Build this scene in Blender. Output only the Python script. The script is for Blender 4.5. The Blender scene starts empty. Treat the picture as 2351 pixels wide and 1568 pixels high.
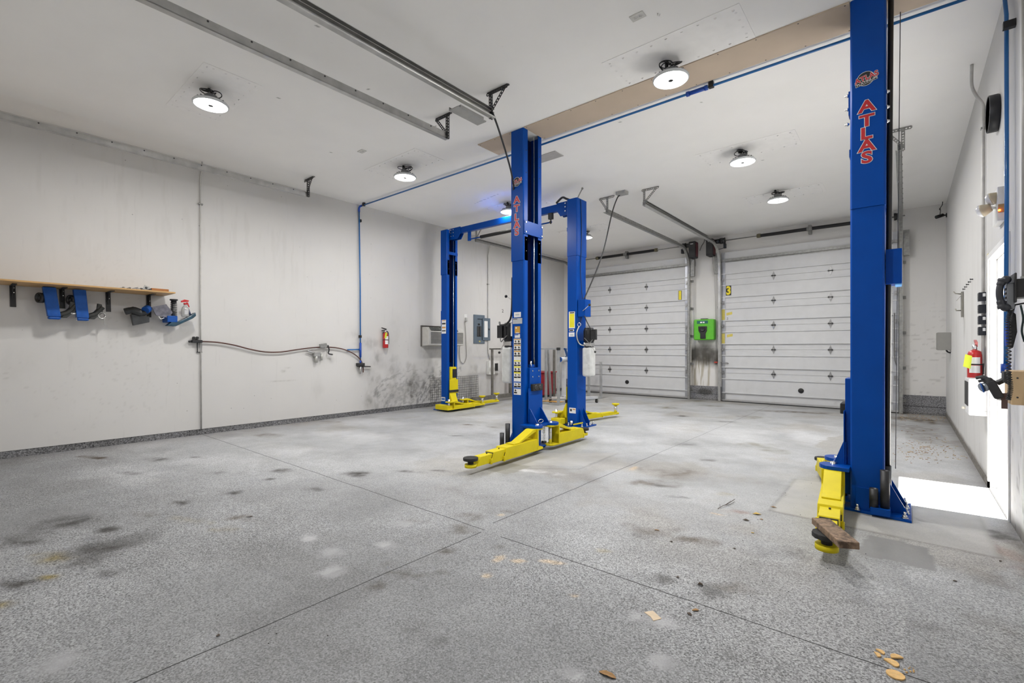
import bpy, bmesh, math, random
import numpy as np
from mathutils import Vector, Matrix
random.seed(7)
SC = bpy.context.scene
COL = SC.collection
R = math.radians

# ------------------------------------------------------------------ camera, sky, sun, exposure
CAM_H = 1.29
YAW = math.atan2(2078.0 - 1175.5, math.sqrt((2078.0 - 1175.5) * (1175.5 + 118.0)))
FPX = math.sqrt((2078.0 - 1175.5) * (1175.5 + 118.0))
cam = bpy.data.cameras.new('camera')
cam.sensor_width = 36.0
cam.lens = 36.0 * FPX / 2351.0
cam.shift_y = (800.0 - 784.0) / 2351.0
cam.clip_start = 0.02
cam_o = bpy.data.objects.new('camera', cam)
COL.objects.link(cam_o)
cam_o.location = (0, 0, CAM_H)
cam_o.rotation_euler = (R(90), 0, YAW)
SC.camera = cam_o

SC.view_settings.view_transform = 'Standard'
SC.view_settings.look = 'None'
SC.view_settings.gamma = 1.0
SC.view_settings.use_curve_mapping = False
SC.view_settings.exposure = 0.0
SC.cycles.use_denoising = True
SC.cycles.max_bounces = 8
SC.cycles.diffuse_bounces = 5
SC.cycles.glossy_bounces = 3
SC.cycles.sample_clamp_indirect = 25.0
SC.cycles.caustics_reflective = False
SC.cycles.caustics_refractive = False

w = bpy.data.worlds.new('world'); SC.world = w
w.use_nodes = True
w.node_tree.nodes['Background'].inputs[0].default_value = (0.80, 0.90, 1.0, 1)
w.node_tree.nodes['Background'].inputs[1].default_value = 1.3

sun = bpy.data.lights.new('sun', 'SUN'); sun.energy = 60.0; sun.angle = R(0.6); sun.color = (1.0, 0.97, 0.93)
sun_o = bpy.data.objects.new('sun', sun); COL.objects.link(sun_o)
sun_o.location = (3, 6, 8)
sun_o.rotation_euler = Vector((-0.77, -0.03, -2.11)).to_track_quat('-Z', 'Y').to_euler()
# the open side doorway lets the sky in: a portal only guides the sky's own light
por = bpy.data.lights.new('doorway_portal', 'AREA'); por.shape = 'RECTANGLE'; por.size = 2.11; por.size_y = 1.07; por.cycles.is_portal = True
por_o = bpy.data.objects.new('doorway_portal', por); COL.objects.link(por_o); por_o.location = (0.70, 5.635, 1.055); por_o.rotation_euler = (0, R(90), 0)
LAMP_W = 58.0
LAMP_COL = (1.0, 0.982, 0.955)

# ------------------------------------------------------------------ where things stand (metres)
XL, XR, YB, YF, CZ = -8.1, 0.6, 12.2, -0.75, 4.06
_fw = np.array([-math.sin(YAW), math.cos(YAW), 0.0]); _rt = np.array([math.cos(YAW), math.sin(YAW), 0.0])
def _ray(u, v):
    return _fw + (u - 1175.5) / FPX * _rt + (800.0 - v) / FPX * np.array([0, 0, 1.0])
def FL(u, v, z=0.0):
    d = _ray(u, v); t = (z - CAM_H) / d[2]; return Vector((d[0] * t, d[1] * t, z))
def PX(u, v, x):
    d = _ray(u, v); t = x / d[0]; return Vector((x, d[1] * t, CAM_H + d[2] * t))
def PY(u, v, y):
    d = _ray(u, v); t = y / d[1]; return Vector((d[0] * t, y, CAM_H + d[2] * t))
def LW(u, v, off=0.0): return PX(u, v, XL + off)
def RW(u, v, off=0.0): return PX(u, v, XR - off)
def CL(u, v, dz=0.0): return FL(u, v, CZ - dz)

# ------------------------------------------------------------------ materials
MATS = {}
def srgb(r, g, b):
    f = lambda c: (c / 255.0 / 12.92) if c / 255.0 <= 0.04045 else ((c / 255.0 + 0.055) / 1.055) ** 2.4
    return (f(r), f(g), f(b))
def mat(name, col, rough=0.5, metal=0.0, coat=0.0, var=0.06, scale=12.0, bump=0.0, emis=0.0, alpha=1.0, trans=0.0, spec=0.5, dirt=None):
    if name in MATS: return MATS[name]
    m = bpy.data.materials.new(name); m.use_nodes = True
    nt = m.node_tree; N = nt.nodes; Lk = nt.links
    b = N['Principled BSDF']
    b.inputs['Roughness'].default_value = rough
    b.inputs['Metallic'].default_value = metal
    b.inputs['Coat Weight'].default_value = coat
    b.inputs['Coat Roughness'].default_value = 0.12
    b.inputs['Specular IOR Level'].default_value = spec
    b.inputs['Transmission Weight'].default_value = trans
    b.inputs['Alpha'].default_value = alpha
    tc = N.new('ShaderNodeTexCoord')
    nz = N.new('ShaderNodeTexNoise'); nz.inputs['Scale'].default_value = scale; nz.inputs['Detail'].default_value = 4
    Lk.new(tc.outputs['Object'], nz.inputs['Vector'])
    rp = N.new('ShaderNodeValToRGB')
    rp.color_ramp.elements[0].position = 0.3; rp.color_ramp.elements[1].position = 0.7
    lo = [max(0, c * (1 - var)) for c in col]; hi = [min(1, c * (1 + var)) for c in col]
    rp.color_ramp.elements[0].color = (*lo, 1); rp.color_ramp.elements[1].color = (*hi, 1)
    Lk.new(nz.outputs['Fac'], rp.inputs['Fac'])
    last = rp.outputs['Color']
    if dirt:
        n2 = N.new('ShaderNodeTexNoise'); n2.inputs['Scale'].default_value = dirt[1]; n2.inputs['Detail'].default_value = 6; n2.inputs['Roughness'].default_value = 0.7
        Lk.new(tc.outputs['Object'], n2.inputs['Vector'])
        r2 = N.new('ShaderNodeValToRGB'); r2.color_ramp.elements[0].position = dirt[2]; r2.color_ramp.elements[1].position = dirt[2] + 0.12
        r2.color_ramp.elements[0].color = (0, 0, 0, 1); r2.color_ramp.elements[1].color = (dirt[3],) * 3 + (1,)
        Lk.new(n2.outputs['Fac'], r2.inputs['Fac'])
        mx = N.new('ShaderNodeMix'); mx.data_type = 'RGBA'
        Lk.new(r2.outputs['Color'], mx.inputs['Factor']); Lk.new(last, mx.inputs[6]); mx.inputs[7].default_value = (*dirt[0], 1)
        last = mx.outputs[2]
    Lk.new(last, b.inputs['Base Color'])
    if bump:
        bp = N.new('ShaderNodeBump'); bp.inputs['Strength'].default_value = bump; bp.inputs['Distance'].default_value = 0.004
        Lk.new(nz.outputs['Fac'], bp.inputs['Height']); Lk.new(bp.outputs['Normal'], b.inputs['Normal'])
    if emis:
        b.inputs['Emission Color'].default_value = (*col, 1); b.inputs['Emission Strength'].default_value = emis
    MATS[name] = m
    return m

BLUE = mat('blue_enamel', (0.0006, 0.060, 0.335), 0.30, coat=0.0, var=0.05, scale=5, spec=0.16)
BLUE2 = mat('blue_arm_paint', (0.012, 0.085, 0.36), 0.5, spec=.25, var=0.12, scale=20, dirt=((0.12, 0.12, 0.13), 30, 0.62, 0.7))
YEL = mat("yellow_enamel", (0.68, 0.56, 0.012), 0.45, spec=.2, var=0.05, scale=8, dirt=((0.30, 0.22, 0.04), 22, 0.66, 0.5))
BLK = mat('black_plastic', (0.012, 0.012, 0.014), 0.45, var=0.2)
RUB = mat('black_rubber', (0.02, 0.02, 0.02), 0.8, var=0.3, scale=60, bump=0.2)
DKSTEEL = mat('dark_steel', (0.06, 0.06, 0.062), 0.45, metal=0.7, var=0.2)
GALV = mat("galvanized_steel", (0.46, 0.46, 0.45), 0.33, metal=0.75, var=0.14, scale=9)
GALVD = mat('dull_galvanized_steel', (0.30, 0.30, 0.29), 0.5, metal=0.6, var=0.2, scale=25)
CHROME = mat('bright_zinc', (0.75, 0.75, 0.74), 0.25, metal=1.0, var=0.05)
WHITEP = mat('white_plastic', (0.78, 0.78, 0.76), 0.45, var=0.04)
GREYP = mat('grey_paint', (0.36, 0.36, 0.35), 0.5, var=0.08)
CONDUIT = mat('painted_conduit', (0.50, 0.49, 0.47), 0.45, metal=0.2, var=0.12)
RED = mat('red_enamel', (0.50, 0.012, 0.014), 0.3, coat=0.4, var=0.06)
PAPER = mat('white_sticker', (0.80, 0.80, 0.80), 0.5, var=0.03)
TAGY = mat('yellow_tag', (0.58, 0.66, 0.03), 0.6, var=0.05)
AIRB = mat('blue_air_pipe_aluminium', (0.01, 0.14, 0.42), 0.35, coat=0.3, var=0.06)
HOSE = mat('brown_rubber_hose', (0.10, 0.045, 0.035), 0.6, var=0.25, scale=5)

# ------------------------------------------------------------------ mesh helpers
class MB:
    def __init__(s): s.v = []; s.f = []; s.m = []; s.s = []
    def add(s, vs, fs, m=0, sm=False):
        o = len(s.v); s.v += [tuple(p) for p in vs]
        for f in fs: s.f.append([i + o for i in f]); s.m.append(m); s.s.append(sm)
        return s
    def box(s, x0, x1, y0, y1, z0, z1, m=0):
        x0, x1 = min(x0, x1), max(x0, x1); y0, y1 = min(y0, y1), max(y0, y1); z0, z1 = min(z0, z1), max(z0, z1)
        return s.add([(x0,y0,z0),(x1,y0,z0),(x1,y1,z0),(x0,y1,z0),(x0,y0,z1),(x1,y0,z1),(x1,y1,z1),(x0,y1,z1)],
                     [(0,3,2,1),(4,5,6,7),(0,1,5,4),(1,2,6,5),(2,3,7,6),(3,0,4,7)], m)
    def obox(s, c, a, b, d, m=0):   # half vectors
        c, a, b, d = map(Vector, (c, a, b, d))
        P = [c + a*i + b*j + d*k for k in (-1, 1) for (i, j) in ((-1,-1),(1,-1),(1,1),(-1,1))]
        return s.add(P, [(0,3,2,1),(4,5,6,7),(0,1,5,4),(1,2,6,5),(2,3,7,6),(3,0,4,7)], m)
    def bar(s, p0, p1, w, h, up=(0,0,1), m=0):
        p0, p1, up = Vector(p0), Vector(p1), Vector(up); d = p1 - p0
        sd = d.cross(up)
        if sd.length < 1e-6: sd = d.cross(Vector((1, 0, 0)))
        sd.normalize(); u2 = sd.cross(d).normalized()
        return s.obox((p0 + p1) / 2, d / 2, sd * (w / 2), u2 * (h / 2), m)
    def prism(s, pts, ext, m=0):
        pts = [Vector(p) for p in pts]; ext = Vector(ext); n = len(pts)
        return s.add(pts + [p + ext for p in pts], [tuple(range(n))[::-1], tuple(range(n, 2*n))] + [(i, (i+1) % n, n + (i+1) % n, n + i) for i in range(n)], m)
    def cyl(s, p0, p1, r0, r1=None, n=16, m=0, caps=True):
        if r1 is None: r1 = r0
        p0, p1 = Vector(p0), Vector(p1); d = (p1 - p0).normalized()
        a = d.orthogonal().normalized(); b = d.cross(a)
        A = [p0 + (a * math.cos(t) + b * math.sin(t)) * r0 for t in [2*math.pi*i/n for i in range(n)]]
        B = [p1 + (a * math.cos(t) + b * math.sin(t)) * r1 for t in [2*math.pi*i/n for i in range(n)]]
        o = len(s.v); s.v += [tuple(p) for p in A + B]
        for i in range(n): s.f.append([o+i, o+(i+1)%n, o+n+(i+1)%n, o+n+i]); s.m.append(m); s.s.append(True)
        if caps:
            s.f.append([o+i for i in range(n)][::-1]); s.m.append(m); s.s.append(False)
            s.f.append([o+n+i for i in range(n)]); s.m.append(m); s.s.append(False)
        return s
    def lathe(s, prof, org=(0,0,0), axis=(0,0,1), n=24, m=0, caps=True):
        org, ax = Vector(org), Vector(axis).normalized(); a = ax.orthogonal().normalized(); b = ax.cross(a)
        o = len(s.v); k = len(prof)
        for (r, h) in prof:
            for i in range(n):
                t = 2*math.pi*i/n; s.v.append(tuple(org + ax*h + (a*math.cos(t) + b*math.sin(t))*max(r, 1e-5)))
        for j in range(k-1):
            for i in range(n):
                s.f.append([o+j*n+i, o+j*n+(i+1)%n, o+(j+1)*n+(i+1)%n, o+(j+1)*n+i]); s.m.append(m); s.s.append(True)
        for j in (0, k-1):
            if prof[j][0] > 1e-4 and caps: s.f.append([o+j*n+i for i in range(n)]); s.m.append(m); s.s.append(False)
        return s
    def tube(s, pts, r, n=8, m=0, caps=True):
        pts = [Vector(p) for p in pts]; rings = []; T = []
        for i in range(len(pts)):
            t = (pts[min(i+1, len(pts)-1)] - pts[max(i-1, 0)]); T.append(t.normalized() if t.length > 1e-9 else Vector((0,0,1)))
        a = T[0].orthogonal().normalized(); o = len(s.v)
        for i, p in enumerate(pts):
            a = (a - T[i] * a.dot(T[i]));
            a = a.normalized() if a.length > 1e-6 else T[i].orthogonal().normalized()
            b = T[i].cross(a); rr = r[i] if isinstance(r, (list, tuple)) else r
            for k in range(n):
                t = 2*math.pi*k/n; s.v.append(tuple(p + (a*math.cos(t) + b*math.sin(t))*rr))
        for i in range(len(pts)-1):
            for k in range(n):
                s.f.append([o+i*n+k, o+i*n+(k+1)%n, o+(i+1)*n+(k+1)%n, o+(i+1)*n+k]); s.m.append(m); s.s.append(True)
        if caps:
            s.f.append([o+k for k in range(n)][::-1]); s.m.append(m); s.s.append(False)
            s.f.append([o+(len(pts)-1)*n+k for k in range(n)]); s.m.append(m); s.s.append(False)
        return s
    def ball(s, c, r, n=12, m=0, sz=(1,1,1)):
        k = max(4, n // 2); c = Vector(c); o = len(s.v)
        for j in range(1, k):
            ph = math.pi * j / k
            for i in range(n):
                t = 2*math.pi*i/n
                s.v.append((c.x + r*sz[0]*math.sin(ph)*math.cos(t), c.y + r*sz[1]*math.sin(ph)*math.sin(t), c.z + r*sz[2]*math.cos(ph)))
        s.v.append((c.x, c.y, c.z + r*sz[2])); s.v.append((c.x, c.y, c.z - r*sz[2])); top, bot = len(s.v)-2, len(s.v)-1
        for j in range(k-2):
            for i in range(n):
                s.f.append([o+j*n+i, o+(j+1)*n+i, o+(j+1)*n+(i+1)%n, o+j*n+(i+1)%n]); s.m.append(m); s.s.append(True)
        for i in range(n):
            s.f.append([top, o+i, o+(i+1)%n]); s.m.append(m); s.s.append(True)
            s.f.append([bot, o+(k-2)*n+(i+1)%n, o+(k-2)*n+i]); s.m.append(m); s.s.append(True)
        return s
    def sweep(s, prof, path, side, m=0, closed=True):  # prof: (along side, along normal)
        side = Vector(side).normalized(); path = [Vector(p) for p in path]; o = len(s.v); n = len(prof)
        for i, p in enumerate(path):
            t = (path[min(i+1, len(path)-1)] - path[max(i-1, 0)]).normalized(); nn = side.cross(t).normalized()
            for (a, b) in prof: s.v.append(tuple(p + side*a + nn*b))
        for i in range(len(path)-1):
            for k in range(n if closed else n-1):
                s.f.append([o+i*n+k, o+i*n+(k+1)%n, o+(i+1)*n+(k+1)%n, o+(i+1)*n+k]); s.m.append(m); s.s.append(False)
        if closed:
            s.f.append([o+k for k in range(n)][::-1]); s.m.append(m); s.s.append(False)
            s.f.append([o+(len(path)-1)*n+k for k in range(n)]); s.m.append(m); s.s.append(False)
        return s
    def perf(s, p0, p1, w, nrm, t=0.003, pitch=0.03, m=0):  # perforated strap: two rails and the webs between the holes
        p0, p1, nrm = Vector(p0), Vector(p1), Vector(nrm).normalized(); d = p1 - p0; L = d.length; u = d / L; sd = u.cross(nrm).normalized()
        for k in (-1, 1):
            c = sd * k * (w * 0.36); s.obox((p0+p1)/2 + c, d/2, sd*(w*0.14), nrm*(t/2), m)
        n = max(2, int(L / pitch))
        for i in range(n + 1):
            c = p0 + u * (L * i / n); e = u * (L / n * 0.26)
            s.obox(c, e, sd*(w*0.24), nrm*(t*0.45), m)
        return s
    def build(s, name, mats, parent=None, bevel=0.0, kind=None, label=None, seg=2):
        me = bpy.data.meshes.new(name)
        org = Vector(parent['_w']) if parent is not None else Vector((0, 0, 0))
        if parent is None and s.v:
            a = np.array(s.v); org = Vector(((a[:,0].min()+a[:,0].max())/2, (a[:,1].min()+a[:,1].max())/2, a[:,2].min()))
        me.from_pydata([(p[0]-org.x, p[1]-org.y, p[2]-org.z) for p in s.v], [], s.f)
        if not isinstance(mats, (list, tuple)): mats = [mats]
        for m_ in mats: me.materials.append(m_)
        me.polygons.foreach_set('material_index', s.m); me.polygons.foreach_set('use_smooth', s.s)
        bm = bmesh.new(); bm.from_mesh(me); bmesh.ops.recalc_face_normals(bm, faces=bm.faces); bm.to_mesh(me); bm.free()
        o = bpy.data.objects.new(name, me); COL.objects.link(o)
        if parent is not None: o.parent = parent
        else: o.location = org
        o['_w'] = tuple(org)
        if bevel:
            b = o.modifiers.new('edge', 'BEVEL'); b.width = bevel; b.segments = seg; b.limit_method = 'ANGLE'; b.angle_limit = R(40)
        if kind: o['kind'] = kind
        if label: o['label'] = label
        return o

def tag(o, label, cat, group=None, kind=None):
    o['label'] = label; o['category'] = cat
    if group: o['group'] = group
    if kind: o['kind'] = kind
    return o
def thing(name, loc, label, cat, group=None):
    o = bpy.data.objects.new(name, None); COL.objects.link(o); o.empty_display_size = 0.1
    o.location = loc; o['_w'] = tuple(loc)
    return tag(o, label, cat, group)
def copy_tree(o, loc, label):
    r = o.copy(); COL.objects.link(r); d = Vector(loc) - o.location; r.location = loc; r['label'] = label
    for ch in list(o.children):
        c = ch.copy(); COL.objects.link(c); c.parent = r
        for g in list(ch.children):
            q = g.copy(); COL.objects.link(q); q.parent = c
    return r
def text_mb(mb, s, org, ux, uz, size, depth=0.0006, bold=0.0, m=0, sx=1.0, centre=False):
    """lettering laid on a face: org = lower-left of the line, ux along the text, uz up the letters"""
    cu = bpy.data.curves.new('t', 'FONT'); cu.body = s; cu.size = size; cu.extrude = depth; cu.offset = bold; cu.resolution_u = 4
    to = bpy.data.objects.new('t', cu); COL.objects.link(to)
    dg = bpy.context.evaluated_depsgraph_get(); me = bpy.data.meshes.new_from_object(to.evaluated_get(dg))
    ux, uz, org = Vector(ux).normalized(), Vector(uz).normalized(), Vector(org); un = ux.cross(uz)
    if centre:
        xs = [v.co.x for v in me.vertices]; zs_ = [v.co.y for v in me.vertices]; org = org - ux*((min(xs)+max(xs))/2*sx) - uz*((min(zs_)+max(zs_))/2)
    mb.add([org + ux*(v.co.x*sx) + uz*v.co.y + un*v.co.z for v in me.vertices], [tuple(p.vertices) for p in me.polygons], m)
    bpy.data.objects.remove(to); bpy.data.curves.remove(cu); bpy.data.meshes.remove(me)
    return mb
def smooth_path(pts, n=8):
    P = [Vector(p) for p in pts]; out = []
    for i in range(len(P)-1):
        a, b, c, d = P[max(i-1,0)], P[i], P[i+1], P[min(i+2,len(P)-1)]
        for k in range(n):
            t = k/n; out.append(0.5*((2*b)+(c-a)*t+(2*a-5*b+4*c-d)*t*t+(3*b-a-3*c+d)*t**3))
    out.append(P[-1]); return out
def helix(p0, p1, r, turns, n=10):
    p0, p1 = Vector(p0), Vector(p1); d = (p1-p0).normalized(); a = d.orthogonal().normalized(); b = d.cross(a); N = int(turns*n)
    return [p0 + (p1-p0)*(i/N) + (a*math.cos(2*math.pi*i/n) + b*math.sin(2*math.pi*i/n))*r for i in range(N+1)]
# ------------------------------------------------------------------ dirt maps on the big surfaces
def vnoise(x, y, seed):
    rs = np.random.RandomState(seed); g = rs.rand(257, 257)
    xi = np.floor(x).astype(int); yi = np.floor(y).astype(int); fx = x - xi; fy = y - yi
    fx = fx*fx*(3-2*fx); fy = fy*fy*(3-2*fy); xi %= 256; yi %= 256
    return (g[xi,yi]*(1-fx)*(1-fy) + g[xi+1,yi]*fx*(1-fy) + g[xi,yi+1]*(1-fx)*fy + g[xi+1,yi+1]*fx*fy)
def fbm(x, y, sc, seed, oc=4):
    t = 0; a = 1; n = 0
    for i in range(oc): t = t + a*vnoise(x*sc+31.7*i, y*sc+11.3*i, seed+i); n += a; a *= 0.55; sc *= 2.1
    return t/n
def sstep(a, b, x): t = np.clip((x-a)/(b-a), 0, 1); return t*t*(3-2*t)
def blob(x, y, cx, cy, rx, ry, ang=0.0, rag=0.35, seed=1, soft=0.6):
    c, s_ = math.cos(ang), math.sin(ang); dx, dy = x-cx, y-cy
    d = np.sqrt(((dx*c+dy*s_)/rx)**2 + ((-dx*s_+dy*c)/ry)**2)
    d = d + rag*2*(fbm(x, y, 2.2/min(rx, ry)*0.5, seed, 4)-0.5)
    return 1 - sstep(1-soft, 1.0+0.15, d)
def inpoly(x, y, P, wob=0.0, seed=3):
    if wob: x = x + wob*(fbm(x, y, 6, seed)-0.5)*2; y = y + wob*(fbm(x, y, 6, seed+9)-0.5)*2
    r = np.zeros(x.shape, bool); n = len(P)
    for i in range(n):
        x0, y0 = P[i][0], P[i][1]; x1, y1 = P[(i+1)%n][0], P[(i+1)%n][1]
        c = ((y0 > y) != (y1 > y)) & (x < (x1-x0)*(y-y0)/((y1-y0) if abs(y1-y0) > 1e-9 else 1e-9)+x0)
        r ^= c
    return r.astype(float)
def grid_obj(name, org, du, dv, nu, nv, fn, material, kind='structure'):
    """a surface with a per-vertex colour (paint) and a grain strength (alpha)"""
    org, du, dv = np.array(org, float), np.array(du, float), np.array(dv, float)
    a, b = np.meshgrid(np.linspace(0, 1, nu+1), np.linspace(0, 1, nv+1), indexing='ij')
    V = org + a[..., None]*du + b[..., None]*dv
    V = V.reshape(-1, 3)
    i, j = np.meshgrid(np.arange(nu), np.arange(nv), indexing='ij'); k = (i*(nv+1)+j).ravel()
    F = np.stack([k, k+nv+1, k+nv+2, k+1], 1)
    me = bpy.data.meshes.new(name)
    me.vertices.add(len(V)); me.vertices.foreach_set('co', V.ravel())
    me.loops.add(F.size); me.loops.foreach_set('vertex_index', F.ravel())
    me.polygons.add(len(F)); me.polygons.foreach_set('loop_start', np.arange(0, F.size, 4)); me.polygons.foreach_set('loop_total', np.full(len(F), 4))
    me.update(); me.validate()
    at = me.color_attributes.new('paint', 'FLOAT_COLOR', 'POINT')
    at.data.foreach_set('color', fn(V).astype(np.float32).ravel())
    me.materials.append(material)
    o = bpy.data.objects.new(name, me); COL.objects.link(o)
    if kind: o['kind'] = kind
    o['_w'] = (0.0, 0.0, 0.0)
    return o

def painted_mat(name, rough, grain):
    m = bpy.data.materials.new(name); m.use_nodes = True; nt = m.node_tree; N = nt.nodes; Lk = nt.links; b = N['Principled BSDF']
    b.inputs['Roughness'].default_value = rough; b.inputs['Specular IOR Level'].default_value = 0.35
    at = N.new('ShaderNodeAttribute'); at.attribute_name = 'paint'
    tc = N.new('ShaderNodeTexCoord')
    def math_(op, a, bb):
        n = N.new('ShaderNodeMath'); n.operation = op
        for i, q in enumerate((a, bb)):
            if isinstance(q, (int, float)): n.inputs[i].default_value = q
            else: Lk.new(q, n.inputs[i])
        return n.outputs[0]
    if grain == 'concrete':
        n1 = N.new('ShaderNodeTexNoise'); n1.inputs['Scale'].default_value = 120; n1.inputs['Detail'].default_value = 3; n1.inputs['Roughness'].default_value = 0.75
        vo = N.new('ShaderNodeTexVoronoi'); vo.inputs['Scale'].default_value = 150
        n3 = N.new('ShaderNodeTexNoise'); n3.inputs['Scale'].default_value = 7; n3.inputs['Detail'].default_value = 6
        for q in (n1, vo, n3): Lk.new(tc.outputs['Object'], q.inputs['Vector'])
        sp = N.new('ShaderNodeSeparateColor'); Lk.new(vo.outputs['Color'], sp.inputs[0])
        chip = math_('MULTIPLY', math_('SUBTRACT', sp.outputs[0], 0.5), 1.5)
        gr = math_('ADD', math_('MULTIPLY', math_('SUBTRACT', n1.outputs['Fac'], 0.5), 4.2), chip)
        gr = math_('MULTIPLY', gr, at.outputs['Alpha'])
        lo = math_('MULTIPLY', math_('SUBTRACT', n3.outputs['Fac'], 0.5), 0.25)
        fac = math_('MAXIMUM', math_('ADD', math_('ADD', gr, lo), 1.0), 0.12)
        # saw-cut joints: two crossing lines, with the uncut break where they meet
        sx = N.new('ShaderNodeSeparateXYZ'); Lk.new(tc.outputs['Object'], sx.inputs[0])
        wn = N.new('ShaderNodeTexNoise'); wn.inputs['Scale'].default_value = 2.0; Lk.new(tc.outputs['Object'], wn.inputs['Vector'])
        wob = math_('MULTIPLY', math_('SUBTRACT', wn.outputs['Fac'], 0.5), 0.03)
        X = math_('ADD', sx.outputs[0], wob); Y = math_('ADD', sx.outputs[1], wob)
        far = math_('GREATER_THAN', Y, 2.5)
        xline = math_('ABSOLUTE', math_('ADD', math_('ADD', X, 2.285), math_('MULTIPLY', far, 0.05)), 0)
        gap_y = math_('MINIMUM', math_('GREATER_THAN', Y, 2.40), math_('LESS_THAN', Y, 2.58))
        jx = math_('MULTIPLY', math_('LESS_THAN', xline, math_('ADD', math_('MULTIPLY', math_('LESS_THAN', Y, 5.5), 0.0014), 0.0022)), math_('SUBTRACT', 1.0, gap_y))
        right = math_('GREATER_THAN', X, -2.2)
        yline = math_('ABSOLUTE', math_('SUBTRACT', math_('ADD', Y, math_('MULTIPLY', right, 0.015)), 2.443), 0)
        gap_x = math_('MINIMUM', math_('GREATER_THAN', X, -2.29), math_('LESS_THAN', X, -2.13))
        jy = math_('MULTIPLY', math_('LESS_THAN', yline, 0.0036), math_('SUBTRACT', 1.0, gap_x))
        fac = math_('MULTIPLY', fac, math_('SUBTRACT', 1.0, math_('MULTIPLY', math_('MAXIMUM', jx, jy), 0.93)))
        bh = n1.outputs['Fac']; bstr = 0.12
    elif grain == 'speckle':
        n1 = N.new('ShaderNodeTexNoise'); n1.inputs['Scale'].default_value = 60; n1.inputs['Detail'].default_value = 4; n1.inputs['Roughness'].default_value = 0.8
        Lk.new(tc.outputs['Object'], n1.inputs['Vector'])
        fac = math_('MAXIMUM', math_('ADD', math_('MULTIPLY', math_('SUBTRACT', n1.outputs['Fac'], 0.5), 6.5), 1.0), 0.12)
        bh = n1.outputs['Fac']; bstr = 0.3
    else:
        n1 = N.new('ShaderNodeTexNoise'); n1.inputs['Scale'].default_value = 3; n1.inputs['Detail'].default_value = 5
        mp = N.new('ShaderNodeMapping'); mp.inputs['Scale'].default_value = (7, 7, 0.7); Lk.new(tc.outputs['Object'], mp.inputs[0])
        n2 = N.new('ShaderNodeTexNoise'); n2.inputs['Scale'].default_value = 2.2; n2.inputs['Detail'].default_value = 7; n2.inputs['Roughness'].default_value = 0.65
        Lk.new(tc.outputs['Object'], n1.inputs['Vector']); Lk.new(mp.outputs[0], n2.inputs['Vector'])
        rp = N.new('ShaderNodeMapRange'); rp.inputs[1].default_value = 0.60; rp.inputs[2].default_value = 0.80; rp.inputs[3].default_value = 0; rp.inputs[4].default_value = 1
        Lk.new(n2.outputs['Fac'], rp.inputs[0])
        vo = N.new('ShaderNodeTexVoronoi'); vo.inputs['Scale'].default_value = 5.0; Lk.new(tc.outputs['Object'], vo.inputs['Vector'])
        dot = math_('LESS_THAN', vo.outputs['Distance'], 0.035)
        fac = math_('SUBTRACT', 1.0, math_('MULTIPLY', math_('MULTIPLY', rp.outputs[0], 0.10), at.outputs['Alpha']))
        fac = math_('SUBTRACT', fac, math_('MULTIPLY', math_('MULTIPLY', dot, 0.45), at.outputs['Alpha']))
        fac = math_('ADD', fac, math_('MULTIPLY', math_('SUBTRACT', n1.outputs['Fac'], 0.5), 0.05))
        bh = n1.outputs['Fac']; bstr = 0.05
    mx = N.new('ShaderNodeMix'); mx.data_type = 'RGBA'; mx.blend_type = 'MULTIPLY'; mx.inputs['Factor'].default_value = 1.0
    cb = N.new('ShaderNodeCombineColor')
    for i in range(3): Lk.new(fac, cb.inputs[i])
    Lk.new(at.outputs['Color'], mx.inputs[6]); Lk.new(cb.outputs[0], mx.inputs[7])
    Lk.new(mx.outputs[2], b.inputs['Base Color'])
    bp = N.new('ShaderNodeBump'); bp.inputs['Strength'].default_value = bstr; bp.inputs['Distance'].default_value = 0.003
    Lk.new(bh, bp.inputs['Height']); Lk.new(bp.outputs['Normal'], b.inputs['Normal'])
    return m
M_FLOOR = painted_mat('worn_concrete', 0.62, 'concrete')
M_WALL = painted_mat('scuffed_white_paint', 0.62, 'wall')
M_CEIL = painted_mat('ceiling_paint', 0.75, 'wall')
M_STEM = painted_mat('speckled_stem_concrete', 0.8, 'speckle')

FLOOR_A = 0.405
WALL_C = np.array([0.635, 0.624, 0.609])

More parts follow.
